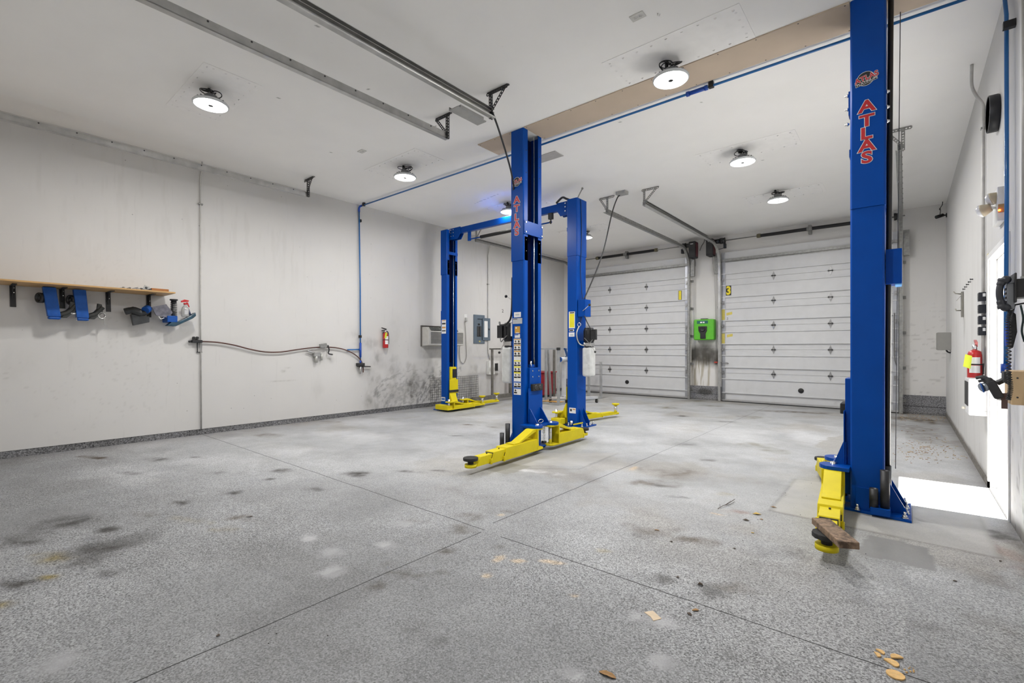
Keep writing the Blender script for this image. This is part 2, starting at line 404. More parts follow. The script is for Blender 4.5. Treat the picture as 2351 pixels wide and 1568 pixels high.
def floor_paint(V):
    x, y = V[:, 0], V[:, 1]
    c = np.ones((len(V), 3)) * np.array([0.965, 0.983, 1.005]) * FLOOR_A
    def mul(mask, col, s):
        nonlocal c
        c = c * (1 - (mask*s)[:, None]) + (c * np.array(col)) * (mask*s)[:, None]
    def put(mask, col, s):
        nonlocal c
        c = c * (1 - (mask*s)[:, None]) + np.array(col) * (mask*s)[:, None]
    n = fbm(x, y, 0.8, 5); n2 = fbm(x, y, 3.0, 9, 5)
    c *= (0.80 + 0.40*n)[:, None]; c *= (0.86 + 0.28*n2)[:, None]; brn = sstep(0.52, 0.72, fbm(x+7, y+3, 1.4, 33, 5)); mul(brn*sstep(2.2, 4.0, y), (0.86, 0.80, 0.72), 0.6); mul(sstep(0.5, 0.7, fbm(x*0.7, y, 2.4, 37, 5)), (0.82, 0.81, 0.80), 0.55)
    # worn ground: aggregate shows near the near end, smooth towards the far doors
    grain = 0.15 + 0.44*(1 - sstep(1.4, 4.4, y - 0.28*(x+3.5) + 1.4*(n-0.5)))
    grain = grain*(0.72 + 0.55*sstep(0.25, 0.75, n))
    near = sstep(3.6, 1.2, y - 0.28*(x+3.5) + 0.8*(n-0.5)); mul(near, (0.565, 0.565, 0.57), 0.9)
    # pale dusty (salt) sheets
    for (u, v, rx, ry, s) in [(1230,1082,0.35,0.10,0.8),(1400,1010,0.5,0.35,0.45),(1560,985,0.7,0.9,0.42),(1700,1000,0.6,1.2,0.45),(1480,960,0.7,1.0,0.30),(1850,1000,0.4,0.8,0.5),
                              (1050,1040,0.5,0.3,0.35),(640,1035,0.5,0.4,0.35),(830,1000,0.8,0.5,0.4),(1060,985,0.7,0.6,0.4),(1120,960,0.8,0.6,0.35),(860,970,0.7,0.4,0.3),(500,1060,0.9,0.35,0.25),(300,1090,0.8,0.3,0.2)]:
        p = FL(u, v); put(blob(x, y, p.x, p.y, rx, ry, 0.3, 0.6, int(u), 0.9), (0.60, 0.605, 0.62), min(1, s*1.2)*(0.6+0.4*1))
    for (u, v, r, s) in [(713,1236,0.09,0.8),(757,1268,0.10,0.35),(770,1312,0.12,0.45),(888,1252,0.10,0.5),(925,1203,0.10,0.4),(1303,1545,0.07,0.65),(1520,1520,0.09,0.35),(1470,1413,0.07,0.5),(1525,1428,0.08,0.5),(130,1520,0.12,0.3)]:
        p = FL(u, v); m_ = blob(x, y, p.x, p.y, r, r*0.8, 0.2, 0.5, int(u+v), 0.7); st = sstep(0.35, 0.6, fbm(x*3, y*0.6, 9, int(v), 2)); put(m_*(0.45+0.55*st), (0.42, 0.42, 0.435), min(1, s*1.5)); grain = grain*(1-m_*0.85)
    # oily and brown stains
    for (u, v, rx, ry, col, s) in [(60,1240,0.20,0.16,'k',.6),(150,1200,0.22,0.17,'k',.6),(240,1255,0.22,0.18,'k',.55),(45,1340,0.16,0.1,'k',.6),(190,1290,0.2,0.15,'k',.4),(245,1217,0.1,0.07,'k',.6),
            (415,1154,0.10,0.07,'k',.75),(538,1132,0.10,0.08,'k',.7),(645,1080,0.19,0.11,'k',.7),(623,1100,0.06,0.05,'k',.5),(362,1055,0.14,0.10,'k',.55),(300,1087,0.16,0.06,'k',.6),(215,1050,0.28,0.07,'b',.7),(300,1235,0.3,0.2,'k',.3),
            (500,1085,0.12,0.07,'k',.4),(455,1050,0.14,0.06,'k',.45),(620,1000,0.35,0.2,'b',.5),(825,1088,0.17,0.12,'k',.65),(720,1124,0.12,0.07,'k',.5),(250,1315,0.08,0.06,'k',.6),
            (180,1205,0.3,0.12,'k',.35),(550,1190,0.16,0.07,'b',.45),(520,1215,0.12,0.06,'o',.5),(120,1280,0.2,0.1,'o',.55),(110,1325,0.08,0.05,'o',.7),(5,1390,0.06,0.05,'o',.8),(440,1195,0.2,0.06,'o',.4),(330,1180,0.15,0.06,'b',.4),
            (1075,975,0.2,0.06,'b',.7),(1130,980,0.12,0.05,'b',.6),(755,968,0.3,0.1,'b',.3),(940,1083,0.2,0.05,'k',.55),(1010,1081,0.15,0.05,'k',.6),(1045,1000,0.15,0.06,'k',.5),
            (865,1343,0.07,0.06,'b',.6),(930,1318,0.10,0.06,'b',.65),(1010,1315,0.06,0.05,'b',.6),(890,1295,0.05,0.04,'b',.4),(1025,1265,0.07,0.06,'b',.45),(1147,1255,0.05,0.05,'b',.55),(1060,1215,0.12,0.1,'b',.35),(965,1450,0.08,0.07,'k',.4),
            (1010,1470,0.05,0.06,'k',.4),(1165,1175,0.06,0.04,'b',.6),(1070,1185,0.15,0.1,'b',.4),(950,1195,0.1,0.06,'b',.3),(1250,1085,0.2,0.1,'b',.2),
            (1540,1083,0.30,0.28,'b',.5),(1500,1110,0.25,0.15,'b',.45),(1575,1020,0.2,0.12,'k',.35),(1630,1057,0.12,0.1,'k',.4),(1510,1115,0.12,0.08,'k',.4),(1665,1135,0.08,0.06,'o',.45),(1545,1140,0.06,0.05,'k',.5),(1570,1142,0.06,0.04,'k',.4),
            (1590,920,0.5,0.35,'g',.6),(1530,935,0.4,0.3,'g',.5),(1640,932,0.3,0.15,'g',.45),(1730,958,0.35,0.18,'g',.6),(1665,968,0.2,0.1,'k',.5),(1565,955,0.15,0.12,'k',.6),(1800,945,0.7,0.2,'b',.5),(1865,948,0.4,0.15,'b',.5),(1780,1035,0.2,0.2,'g',.5),(1735,1022,0.3,0.2,'g',.35),
            (1690,1175,0.1,0.06,'r',.5),(1590,1240,0.20,0.08,'b',.55),(1500,1220,0.25,0.12,'b',.35),(1690,1350,0.12,0.07,'b',.5),(1640,1360,0.09,0.07,'k',.4),(1520,1330,0.1,0.07,'k',.45),(1470,1230,0.08,0.06,'k',.3),(1620,1345,0.1,0.05,'k',.3),
            (1760,1270,0.15,0.1,'k',.35),(1830,1270,0.12,0.1,'k',.3),(1440,1205,0.06,0.05,'b',.5),(1390,1265,0.06,0.04,'o',.3),(1455,1370,0.05,0.05,'k',.35),(2120,965,0.45,0.55,'d',.8),(2100,985,0.5,0.7,'d',.35),(2150,1010,0.35,0.9,'b',.3),
            (2320,1280,0.15,0.5,'r',.35),(2270,1430,0.12,0.1,'b',.3),(2300,1230,0.12,0.25,'k',.6),(2280,1330,0.1,0.15,'b',.45),(2130,1440,0.08,0.05,'k',.3),(1680,1500,0.06,0.05,'k',.25)]:
        p = FL(u, v); cl = {'k': (0.30, 0.29, 0.28), 'b': (0.40, 0.345, 0.285), 'o': (0.85, 0.72, 0.42), 'g': (0.50, 0.46, 0.35), 'r': (0.78, 0.58, 0.50), 'd': (0.34, 0.29, 0.22)}[col]
        mk = blob(x, y, p.x, p.y, rx*1.1, ry*1.1, 0.4, 0.6, int(u*3+v), 0.95); mul(mk*(0.55+0.9*sstep(0.35, 0.7, fbm(x, y, 11, int(u), 3))), cl, min(1.0, s*1.35))
    # tan dust swipes by the joint crossing
    for (u, v, rx, ry, ang) in [(1265,1290,0.09,0.03,0.4),(1190,1288,0.05,0.03,0.5),(1145,1282,0.03,0.06,0.2),(1118,1322,0.03,0.03,0),(1320,1368,0.025,0.02,0),(1645,1180,0.06,0.02,0),(1455,1075,0.04,0.12,0.2),(1150,1182,0.03,0.03,0)]:
        p = FL(u, v); put(blob(x, y, p.x, p.y, rx, ry, ang, 0.4, int(u), 0.6), (0.60, 0.46, 0.30), 0.62)
    # repaired slabs poured round the two near posts
    rp = [FL(1825,1100), FL(1768,1172), FL(2300,1283), FL(2262,1190), FL(2080,1120)]
    mk = inpoly(x, y, rp, 0.03); c = c*(1-mk[:,None]*0.75) + np.array([0.43,0.425,0.41])*(0.92+0.16*n2)[:,None]*mk[:,None]*0.75; grain = grain*(1-mk*0.75)
    def line(p, q, w_, wob=0.012):
        dx, dy = q.x-p.x, q.y-p.y; L2 = dx*dx+dy*dy; t = np.clip(((x-p.x)*dx+(y-p.y)*dy)/L2, 0, 1); xx = x + wob*(fbm(x, y, 5, 77)-.5)*2
        return 1-sstep(w_*.5, w_, np.hypot(xx-p.x-t*dx, y-p.y-t*dy))
    for (p, q, s_) in ((FL(1768,1172), FL(2300,1283), .5), (FL(1825,1100), FL(1768,1172), .35), (FL(2300,1283), FL(2235,1165), .3), (FL(1830,1100), FL(1900,1108), .25), (FL(1165,1075), FL(1330,1077), .3), (FL(1330,1077), FL(1420,1040), .35)):
        mul(line(p, q, .022), (.45,.43,.40), s_*(.4+.6))
    mk = inpoly(x, y, [FL(1125,1068), FL(1230,1040), FL(1420,1040), FL(1340,1070)], 0.04); c = c*(1-mk[:,None]*0.5) + np.array([0.45,0.44,0.425])*mk[:,None]*0.5; grain = grain*(1-mk*0.7)
    mk = inpoly(x, y, [FL(1108,1078), FL(1165,1062), FL(1220,1071), FL(1185,1084), FL(1160,1089)], 0.015); put(mk, (0.27, 0.265, 0.24), 0.8); grain = grain*(1-mk)
    mk = inpoly(x, y, [FL(1962,1268), FL(1995,1228), FL(2135,1258), FL(2150,1312)], 0.022, 17); put(mk, (0.225, 0.225, 0.225), 0.85); grain = grain*(1-mk*0.9)
    mk = inpoly(x, y, [FL(1870,1020), FL(1905,1005), FL(1960,995), FL(1960,1050), FL(1900,1040)], 0.12, 21); put(mk, (0.36, 0.35, 0.33), 0.8)
    mk = inpoly(x, y, [FL(2110,1085), FL(2290,1190), FL(2340,1300), FL(2300,1290), FL(2252,1192)], 0.02)*0; put(mk, (0.2,0.2,0.2), 0.5)
    # darker, warmer bands along the side walls and the far wall
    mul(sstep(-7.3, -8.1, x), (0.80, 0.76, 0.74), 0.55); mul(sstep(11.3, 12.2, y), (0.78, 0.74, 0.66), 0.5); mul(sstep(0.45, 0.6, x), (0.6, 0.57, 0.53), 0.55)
    return np.concatenate([np.clip(c, 0.02, 0.9), grain[:, None]], 1)
fl = grid_obj('floor', (XL-0.05, YF, 0), (XR-XL+0.2, 0, 0), (0, YB-YF+0.1, 0), 400, 620, floor_paint, M_FLOOR)

def smear(c, mask, col, s):
    return c*(1-(mask*s)[:, None]) + (c*np.array(col))*(mask*s)[:, None]
def arcs(a, b, ca, cb, r0, r1, a0, a1, seed, wdt=0.012):
    d = np.hypot(a-ca, b-cb); th = np.arctan2(b-cb, a-ca)
    nn = sstep(0.52, 0.66, fbm(d*2, th*0.8, 14, seed, 3)) * (0.5+0.5*fbm(a, b, 3, seed+1))
    return nn*sstep(r0, r0+0.08, d)*(1-sstep(r1-0.1, r1, d))*((th > a0) & (th < a1))
def wall_left_paint(V):
    a, b = V[:, 1], V[:, 2]
    c = np.ones((len(V), 3))*WALL_C; g = 0.7 + 0.5*fbm(a, b, 1.0, 40)
    c *= (0.96+0.08*fbm(a, b, 0.7, 41))[:, None]
    sb = sstep(0.42, 0.62, fbm(a*1.0, b*0.7, 2.2, 42, 5))
    right = sstep(5.09, 5.13, a)
    fine = sstep(0.40, 0.68, fbm(a*1.3, b*0.8, 9, 43, 5)); c = smear(c, right*(0.35*sb+0.65*sb*fine)*(1-sstep(0.5, 1.9, b))*(1-sstep(7.6, 9.0, a)*0.5), (0.45, 0.44, 0.42), 0.62)
    for (u, v, ry, rz, s) in [(850,790,0.35,0.14,.7),(818,770,0.25,0.2,.4),(870,830,0.25,0.25,.6),(905,850,0.3,0.15,.5),(925,900,0.45,0.3,.7),(960,890,0.5,0.35,.6),(880,920,0.5,0.2,.55),(1000,860,0.45,0.16,.7),(985,905,0.6,0.25,.6),(1040,900,0.9,0.3,.4),(905,760,0.25,0.5,.2),
                              (758,825,0.10,0.09,.75),(650,852,0.05,0.03,.8),(648,874,0.28,0.012,.6),(660,845,0.07,0.015,.5),(730,890,0.12,0.3,.15),(700,770,0.2,0.03,.15),(1100,890,0.6,0.3,.35),(1130,870,0.4,0.4,.3),(1170,880,0.5,0.4,.25),
                              (20,830,0.35,0.25,.15)]:
        p = LW(u, v); m_ = blob(a, b, p.y, p.z, ry, rz, 0.0, 0.5, int(u+v), 1.0)*(0.25+0.30*sb+0.45*fine); c = smear(c, m_, (0.36, 0.35, 0.33), s*0.8)
    p = LW(1010, 925); c = smear(c, arcs(a, b, p.y+0.3, p.z-0.2, 0.45, 1.1, 1.2, 3.0, 50), (0.15, 0.15, 0.15), 0.75)
    p = LW(940, 960); c = smear(c, arcs(a, b, p.y, p.z-0.3, 0.3, 1.4, 0.8, 2.4, 55), (0.3, 0.3, 0.3), 0.5)
    sp = sstep(0.72, 0.78, fbm(a, b, 34, 60, 2)); c = smear(c, sp*sstep(3.0, 0.3, a)*sstep(2.9, 1.6, b)*sstep(0.46, 0.6, fbm(a, b, 1.3, 61)), (0.35, 0.34, 0.32), 0.22)
    st = sstep(0.56, 0.7, fbm(a*6, b*0.5, 4, 66, 3)); c = smear(c, st*(sstep(2.0, 3.0, b))*sstep(0.5, 0.62, fbm(a, b, 0.9, 68)), (0.80, 0.79, 0.77), 0.22)
    return np.concatenate([np.clip(c, 0.03, 0.9), g[:, None]], 1)
wl = grid_obj('wall_left', (XL+0.012, YF, 0.085), (0, YB-YF, 0), (0, 0, CZ-0.085), 620, 200, wall_left_paint, M_WALL)
MB().box(XL-0.15, XL, YF, YB, 0, CZ).build('wall_left_core', mat('wall_core', (0.75, 0.74, 0.72), 0.7), kind='structure')
def stem_paint(V):
    c = np.ones((len(V), 3))*np.array([0.16, 0.16, 0.165]); c *= (0.75+0.5*fbm(V[:,0]+V[:,1], V[:,2], 4, 70))[:, None]
    return np.concatenate([c, np.ones((len(V), 1))], 1)
grid_obj('baseboard_left', (XL+0.006, YF, 0.0), (0, YB-YF, 0), (0, 0, 0.083), 300, 4, stem_paint, M_STEM)

def back_paint(V):
    a, b = V[:, 0], V[:, 2]
    c = np.ones((len(V), 3))*WALL_C*1.14; g = 0.4+0.5*fbm(a, b, 1.0, 80)
    n = fbm(a, b, 5, 81, 5); pier = sstep(-4.4, -4.25, a)*(1-sstep(-3.45, -3.3, a))
    c = smear(c, pier*np.clip(blob(a, b, -3.86, 1.12, 0.75, 0.30, 0, 0.3, 82, 0.6)*(0.75+0.5*n), 0, 1), (0.10, 0.095, 0.085), 0.97)
    c = smear(c, pier*blob(a, b, -3.86, 1.40, 0.3, 0.2, 0, 0.3, 83, 0.8), (0.45, 0.44, 0.42), 0.6)
    drip = sstep(0.45, 0.62, fbm(a*7, b*0.6, 3, 84, 3)); c = smear(c, pier*drip*sstep(1.3, 0.9, b), (0.50, 0.45, 0.33), 0.75)
    c = smear(c, pier*sstep(-3.65, -3.5, a)*sstep(1.9, 0.9, b), (0.35, 0.33, 0.28), 0.7); c = smear(c, pier*(1-sstep(-4.2, -4.05, a))*sstep(1.6, 0.9, b), (0.35, 0.33, 0.28), 0.6)
    ms = sstep(0.66, 0.74, fbm(a*0.8, b*5, 9, 86, 3))*sstep(2.4, 1.4, b)*sstep(-0.2, 0.0, a); c = smear(c, ms, (0.45, 0.44, 0.42), 0.35)
    return np.concatenate([np.clip(c, 0.03, 0.9), g[:, None]], 1)
grid_obj('wall_back', (XL, YB, 0.0), (XR-XL+0.13, 0, 0), (0, 0, CZ), 440, 160, back_paint, M_WALL)
MB().box(XL-0.15, XR+0.13, YB+0.003, YB+0.2, 0, CZ).build('wall_back_core', MATS['wall_core'], kind='structure')
def stem2_paint(V):
    a, b = V[:, 0], V[:, 2]; c = np.ones((len(V), 3))*np.array([0.21, 0.21, 0.22])*(0.8+0.4*fbm(a, b, 3, 90))[:, None]
    ln = np.exp(-((b-0.155)/0.008)**2); c = smear(c, ln, (0.2, 0.2, 0.2), 0.85)
    c = smear(c, blob(a, b, -3.85, 0.2, 0.25, 0.10, 0, 0.3, 91, 0.7), (0.2, 0.19, 0.16), 0.8); c = smear(c, sstep(0.06, 0.0, b), (0.5, 0.46, 0.36), 0.6)
    return np.concatenate([c, np.ones((len(V), 1))], 1)
for nm, x0, x1, h in (('baseboard_back', -4.26, -3.47, 0.35), ('baseboard_back.001', -0.09, XR, 0.372), ('baseboard_back.002', XL, -7.62, 0.36)):
    grid_obj(nm, (x0, YB-0.015, 0), (x1-x0, 0, 0), (0, 0, h), int((x1-x0)*60)+2, 24, stem2_paint, M_STEM)

DY0, DY1, DZ = 5.10, 6.17, 2.11
def wall_right_paint(V):
    a, b = V[:, 1], V[:, 2]
    c = np.ones((len(V), 3))*WALL_C*np.array([0.99, 1.0, 1.01]); g = 0.6+0.5*fbm(a, b, 1.0, 100)
    st = sstep(0.52, 0.7, fbm(a*2.5, b*0.45, 3, 101, 4)); c = smear(c, st*sstep(3.4, 1.2, b), (0.78, 0.77, 0.755), 0.35)
    p = RW(2210, 770); c = smear(c, blob(a, b, p.y-0.25, p.z+0.15, 0.2, 0.3, 0, 0.4, 103, 0.9), (0.55, 0.54, 0.52), 0.5)
    near = (1-sstep(5.0, 5.1, a)); sp = sstep(0.62, 0.70, fbm(a, b*0.6, 14, 105, 3)); c = smear(c, near*sp*sstep(1.0, 0.2, b), (0.3, 0.29, 0.28), 0.7)
    c = smear(c, sstep(0.10, 0.02, b - 0.05*fbm(a, b, 6, 107)), (0.25, 0.23, 0.21), 0.85)
    return np.concatenate([np.clip(c, 0.03, 0.9), g[:, None]], 1)
grid_obj('wall_right', (XR, DY1, 0.0), (0, YB-DY1, 0), (0, 0, CZ), 300, 200, wall_right_paint, M_WALL)
grid_obj('wall_right.001', (XR, YF, 0.0), (0, DY0-YF, 0), (0, 0, CZ), 300, 200, wall_right_paint, M_WALL)
grid_obj('wall_right.002', (XR, DY0, DZ), (0, DY1-DY0, 0), (0, 0, CZ-DZ), 50, 90, wall_right_paint, M_WALL)
wc = MB(); wc.box(XR+0.002, XR+0.13, DY1, YB+0.2, 0, CZ); wc.box(XR+0.002, XR+0.13, YF, DY0, 0, CZ); wc.box(XR+0.002, XR+0.13, DY0, DY1, DZ, CZ)
wc.build('wall_right_core', mat('white_jamb_paint', (0.60, 0.60, 0.59), 0.55, var=0.03, dirt=((0.5, 0.49, 0.47), 5, 0.62, 0.4)), kind='structure')
MB().box(XR-0.012, XR+0.0, DY1, YB, 0, 0.06).build('baseboard_right', mat('dirty_concrete_edge', (0.16, 0.15, 0.135), 0.85, var=0.4, scale=18), kind='structure')
# side doorway: frame, stop, sill, threshold strip
d3 = MB()
d3.box(XR+0.05, XR+0.075, DY1-0.012, DY1, 0, DZ); d3.box(XR+0.05, XR+0.075, DY0, DY0+0.012, 0, DZ); d3.box(XR+0.05, XR+0.075, DY0, DY1, DZ-0.012, DZ)
d3.box(XR-0.012, XR, DY1, DY1+0.05, 0, DZ+0.05); d3.box(XR-0.012, XR, DY0-0.05, DY0, 0, DZ+0.05); d3.box(XR-0.012, XR, DY0, DY1, DZ, DZ+0.05)
d3o = d3.build('door_3', mat('door_frame_white', (0.78, 0.78, 0.77), 0.5, var=0.03), kind='structure')
th = MB(); th.box(XR, XR+0.16, DY0, DY1, 0.0, 0.006); th.build('threshold', mat('sill_concrete', (0.52, 0.51, 0.50), 0.7, var=0.12, scale=20), d3o)
th = MB(); th.box(XR-0.01, XR+0.008, DY0+0.03, DY1-0.03, 0.0, 0.0045); th.build('weather_strip', RUB, d3o)
MB().box(XR+0.13, XR+45, -25, 40, -0.06, -0.01).build('ground_outside', mat('outside_concrete', (0.50, 0.49, 0.47), 0.9, var=0.15), kind='structure')

MB().box(XL-0.15, XR+0.13, YF-0.2, YF, 0, CZ).build('wall_front', mat('front_wall_paint', (0.74, 0.73, 0.71), 0.65), kind='structure')

def ceil_paint(V):
    a, b = V[:, 0], V[:, 1]; c = np.ones((len(V), 3))*np.array([0.93, 0.92, 0.90])*(0.975+0.05*fbm(a, b, 0.8, 120))[:, None]
    g = 0.12+0.0*a
    p, q = CL(1090, 467), CL(1145, 445); t = (a-p.x)/(q.x-p.x); ln = np.abs(b-(p.y+(q.y-p.y)*t)-0.03*(fbm(a, b, 6, 122)-0.5)); c = smear(c, (ln < 0.006)*((t > 0) & (t < 1)), (0.3, 0.3, 0.28), 0.8)
    for (u, v) in [(830,347),(1515,212),(1425,140),(1658,67),(500,183),(955,365),(640,225),(845,205),(1610,235),(1750,368),(1000,290),(728,60),(760,350),(560,95),(860,395),(1425,280)]:
        p = CL(u, v); c = smear(c, (np.hypot(a-p.x, b-p.y) < 0.016).astype(float), (0.3, 0.3, 0.29), 0.85)
    return np.concatenate([np.clip(c, 0.03, 0.95), g[:, None]], 1)
grid_obj('ceiling', (XL-0.05, YF, CZ), (XR-XL+0.2, 0, 0), (0, YB-YF+0.1, 0), 500, 720, ceil_paint, M_CEIL)
MB().box(XL-0.15, XR+0.13, YF-0.2, YB+0.2, CZ+0.004, CZ+0.2).build('ceiling_core', MATS['wall_core'], kind='structure')
# taped drywall patches over each lamp
LAMPS = [(-5.84, 1.85), (-5.84, 4.40), (-5.80, 7.05), (-5.78, 9.55), (-1.70, 1.85), (-1.66, 4.33), (-1.71, 7.12), (-1.70, 9.63)]
LENS_AT = [(484, 242), (930, 408), (1169, 487), (1344, 546), None, (1540, 184), (1705, 373), (1786, 461)]
PATCHM = mat('patch_paint', (0.93, 0.92, 0.905), 0.7, var=0.025, scale=10)
NAIL = mat('filled_nail', (0.80, 0.79, 0.78), 0.8)
k = 1
for (lx, ly) in LAMPS:
    p = MB(); cx = lx + 0.02; x0, x1, y0, y1 = cx-0.62, cx+0.62, ly-0.27, ly+0.27
    p.prism([(x0,y0,CZ-0.001),(x1,y0,CZ-0.001),(x1,y1,CZ-0.001),(x0,y1,CZ-0.001)], (0,0,-0.004))
    for yy in (y0+0.05, y1-0.05):
        for i in range(9):
            p.cyl((x0+0.06+i*(x1-x0-0.12)/8, yy+random.uniform(-.008,.008), CZ-0.004), (x0+0.06+i*(x1-x0-0.12)/8, yy, CZ-0.0056), 0.011, n=10, m=1)
    for xx in (x0+0.05, x1-0.05):
        for i in range(4): p.cyl((xx, y0+0.1+i*0.11, CZ-0.004), (xx, y0+0.1+i*0.11, CZ-0.0056), 0.011, n=10, m=1)
    p.build('trim_%d' % k, [PATCHM, NAIL], kind='structure'); k += 1
# bare tan drywall strip closing the slot the posts pass through
TAN = mat('bare_tan_drywall', (0.56, 0.46, 0.36), 0.85, var=0.04, scale=3); SCREW = mat('dark_screw', (0.05, 0.05, 0.05), 0.5)
for (x0, x1) in ((-4.45, -3.87), (-3.655, -0.342), (-0.115, 0.56)):
    p = MB(); p.box(x0, x1, 4.605, 5.03, CZ-0.012, CZ-0.001)
    n = max(2, int((x1-x0)/0.33))
    for i in range(n+1):
        for yy in (4.625, 5.01): p.cyl((x0+0.03+(x1-x0-0.06)*i/n, yy, CZ-0.012), (x0+0.03+(x1-x0-0.06)*i/n, yy, CZ-0.0135), 0.006, n=8, m=1)
    p.build('trim_%d' % k, [TAN, SCREW], kind='structure'); k += 1
p = MB(); p.box(-4.25, -3.76, 5.44, 5.66, CZ-0.008, CZ-0.001); p.build('trim_%d' % k, mat('grey_metal_cover', (0.42, 0.41, 0.40), 0.5, var=0.06), kind='structure'); k += 1
# ------------------------------------------------------------------ sectional overhead doors on the far wall
M_DOOR = mat('white_door_steel', (0.60, 0.605, 0.615), 0.45, var=0.03, scale=6, dirt=((0.40, 0.40, 0.40), 2.5, 0.63, 0.35))
M_HINGE = mat('grey_hinge_steel', (0.30, 0.30, 0.30), 0.4, metal=0.8, var=0.2)
M_STILE = mat('galvanized_stile', (0.42, 0.43, 0.46), 0.35, metal=0.7, var=0.18, scale=4)
M_SEAL = mat('door_seal', (0.03, 0.03, 0.03), 0.8)
YSIGN = mat('sign_yellow', (0.80, 0.66, 0.02), 0.5, var=0.04); KSIGN = mat('sign_black', (0.015, 0.015, 0.015), 0.5)
TAPEY = mat('faded_yellow_label', (0.62, 0.52, 0.12), 0.6, var=0.1, scale=40)
SEAMS = [0.02, 0.696, 1.261, 1.827, 2.393, 2.960, 3.626]
def overhead_door(name, x0, x1, hinge_x, peep, sign, sign_pos):
    yf = 12.115; d = None
    for i in range(6):
        z0, z1 = SEAMS[i], SEAMS[i+1]; lo = z0 + (0.2 if i == 0 else 0.14); hi = z1 - 0.14
        b, s = 0.014, 0.013
        pr = [(12.16, z0+.002), (yf+b, z0+.002), (yf+b, lo-s), (yf, lo), (yf, hi), (yf+b, hi+s), (yf+b, z1-.002), (12.16, z1-.002)]
        if i == 5: pr = [(12.16, z0+.002), (yf+b, z0+.002), (yf+b, lo-s), (yf, lo), (yf, z1), (12.16, z1)]
        m = MB().prism([(x0, y, z) for (y, z) in pr], (x1-x0, 0, 0))
        for zz in ((lo,) if i == 5 else (lo, hi)): m.box(x0+.005, x1-.005, yf-.020, yf+.004, zz-.010, zz+.010)
        if d is None: d = m.build(name, M_DOOR, kind='structure')
        else: m.build('panel', M_DOOR, d)
    # end stiles, strut, seal
    for xx in (x0, x1-0.085):
        m = MB().box(xx, xx+0.085, yf-0.007, yf, 0.02, 3.62); m.build('end_stile', M_STILE, d)
    m = MB(); m.box(x0, x1, yf-0.05, yf, 3.40, 3.408); m.box(x0, x1, yf-0.05, yf-0.045, 3.408, 3.45); m.box(x0, x1, yf-0.05, yf, 3.45, 3.458); m.box(x0, x1, yf-0.006, yf, 3.375, 3.40); m.build('strut', GALVD, d)
    m = MB().box(x0, x1, yf-0.004, 12.16, 0.0, 0.022); m.build('bottom_seal', M_SEAL, d)
    m = MB().box(x0, x1, yf-0.008, yf, 0.022, 0.06); m.build('bottom_rail', mat('bottom_rail_alu', (0.5, 0.5, 0.5), 0.4, metal=0.7), d)
    for z in SEAMS[1:6]:
        for hx in hinge_x:
            m = MB(); t = 0.036; h = 0.10; y = yf+0.002
            m.prism([(hx-t, y, z), (hx, y, z-h), (hx+t, y, z), (hx, y, z+h)], (0, 0.012, 0)); m.cyl((hx-t-.012, y-.004, z), (hx+t+.012, y-.004, z), 0.010, n=8, m=1); m.box(hx-t, hx-t+.012, y-.012, y, z-.02, z+.02, m=1); m.box(hx+t-.012, hx+t, y-.012, y, z-.02, z+.02, m=1)
            m.build('hinge', [M_HINGE, DKSTEEL], d)
        for xx, s in ((x0+.04, -1), (x1-.04, 1)):
            m = MB(); y = yf-0.012
            m.box(xx-.03, xx+.03, y-.004, y+.004, z-.05, z+.05); m.box(xx-.02, xx+.02, y-.03, y, z-.015, z+.015); m.cyl((xx, y-.02, z), (xx+s*.09, y-.02, z), .006, n=8); m.cyl((xx+s*.075, y-.02, z), (xx+s*.095, y-.02, z), .022, n=12)
            m.build('roller_hinge', M_HINGE, d)
    m = MB(); m.cyl((x0+.04, yf-.01, 0.12), (x0+.04, yf-.045, 0.12), .02, n=10); m.box(x0+.02, x0+.08, yf-.02, yf-.007, 0.05, 0.2); m.build('bottom_bracket', M_HINGE, d)
    m = MB(); m.lathe([(0.055, 0), (0.055, 0.012), (0.045, 0.016), (0.0, 0.016)], (peep[0], yf+.002, peep[1]), (0, -1, 0), n=24); m.build('vent_plug', BLK, d)
    sx0, sx1, sz0, sz1 = sign_pos
    m = MB(); m.box(sx0, sx1, yf-.003, yf, sz0, sz1, m=0); H = sz1 - sz0
    text_mb(m, sign, ((sx0+sx1)/2, yf-.0034, (sz0+sz1)/2), (1,0,0), (0,0,1), H*1.12, 0.0006, (0.013 if sign == '3' else 0.022), 1, 0.80 if sign == '3' else 0.9, True)
    m.build('number_sign', [KSIGN, YSIGN], d, label='black sign with a yellow number %s' % sign)
    return d
d1 = overhead_door('door_1', -7.60, -4.245, [-7.35, -6.48, -5.38, -4.6][1:3], (-5.942, 0.356), '1', (-4.505, -4.420, 2.545, 2.785))
d2 = overhead_door('door_2', -3.445, -0.10, [-2.314, -1.229], (-1.772, 0.353), '3', (-3.345, -3.222, 2.575, 2.815))
m = MB()
for (z0, z1) in ((1.985, 2.24), (1.395, 1.655)): MB().box(-3.437, -3.367, 12.104, 12.108, z0, z1).build('warning_strip', [TAPEY], d2)
m = MB()
for (x0, x1, z0, z1) in ((-3.33, -3.20, 2.10, 2.165), (-3.32, -3.19, 1.57, 1.635)): MB().obox(((x0+x1)/2, 12.1137, (z0+z1)/2), ((x1-x0)/2, 0, .012), (0, .001, 0), (0, 0, (z1-z0)/2)).build('masking_tape', [TAPEY], d2)
m = MB(); text_mb(m, '3', (-3.325, 12.1145, 1.985), (1,0,0), (0,0,1), 0.085, .0004, -0.0, 0, 0.8); m.build('handwritten_number', KSIGN, d2)
m = MB(); m.box(-3.52, -3.30, 12.07, 12.09, 0.93, 0.955); m.cyl((-3.31, 12.08, .943), (-3.28, 12.08, .925), .012, n=8); m.build('slide_bolt', M_HINGE, d2)
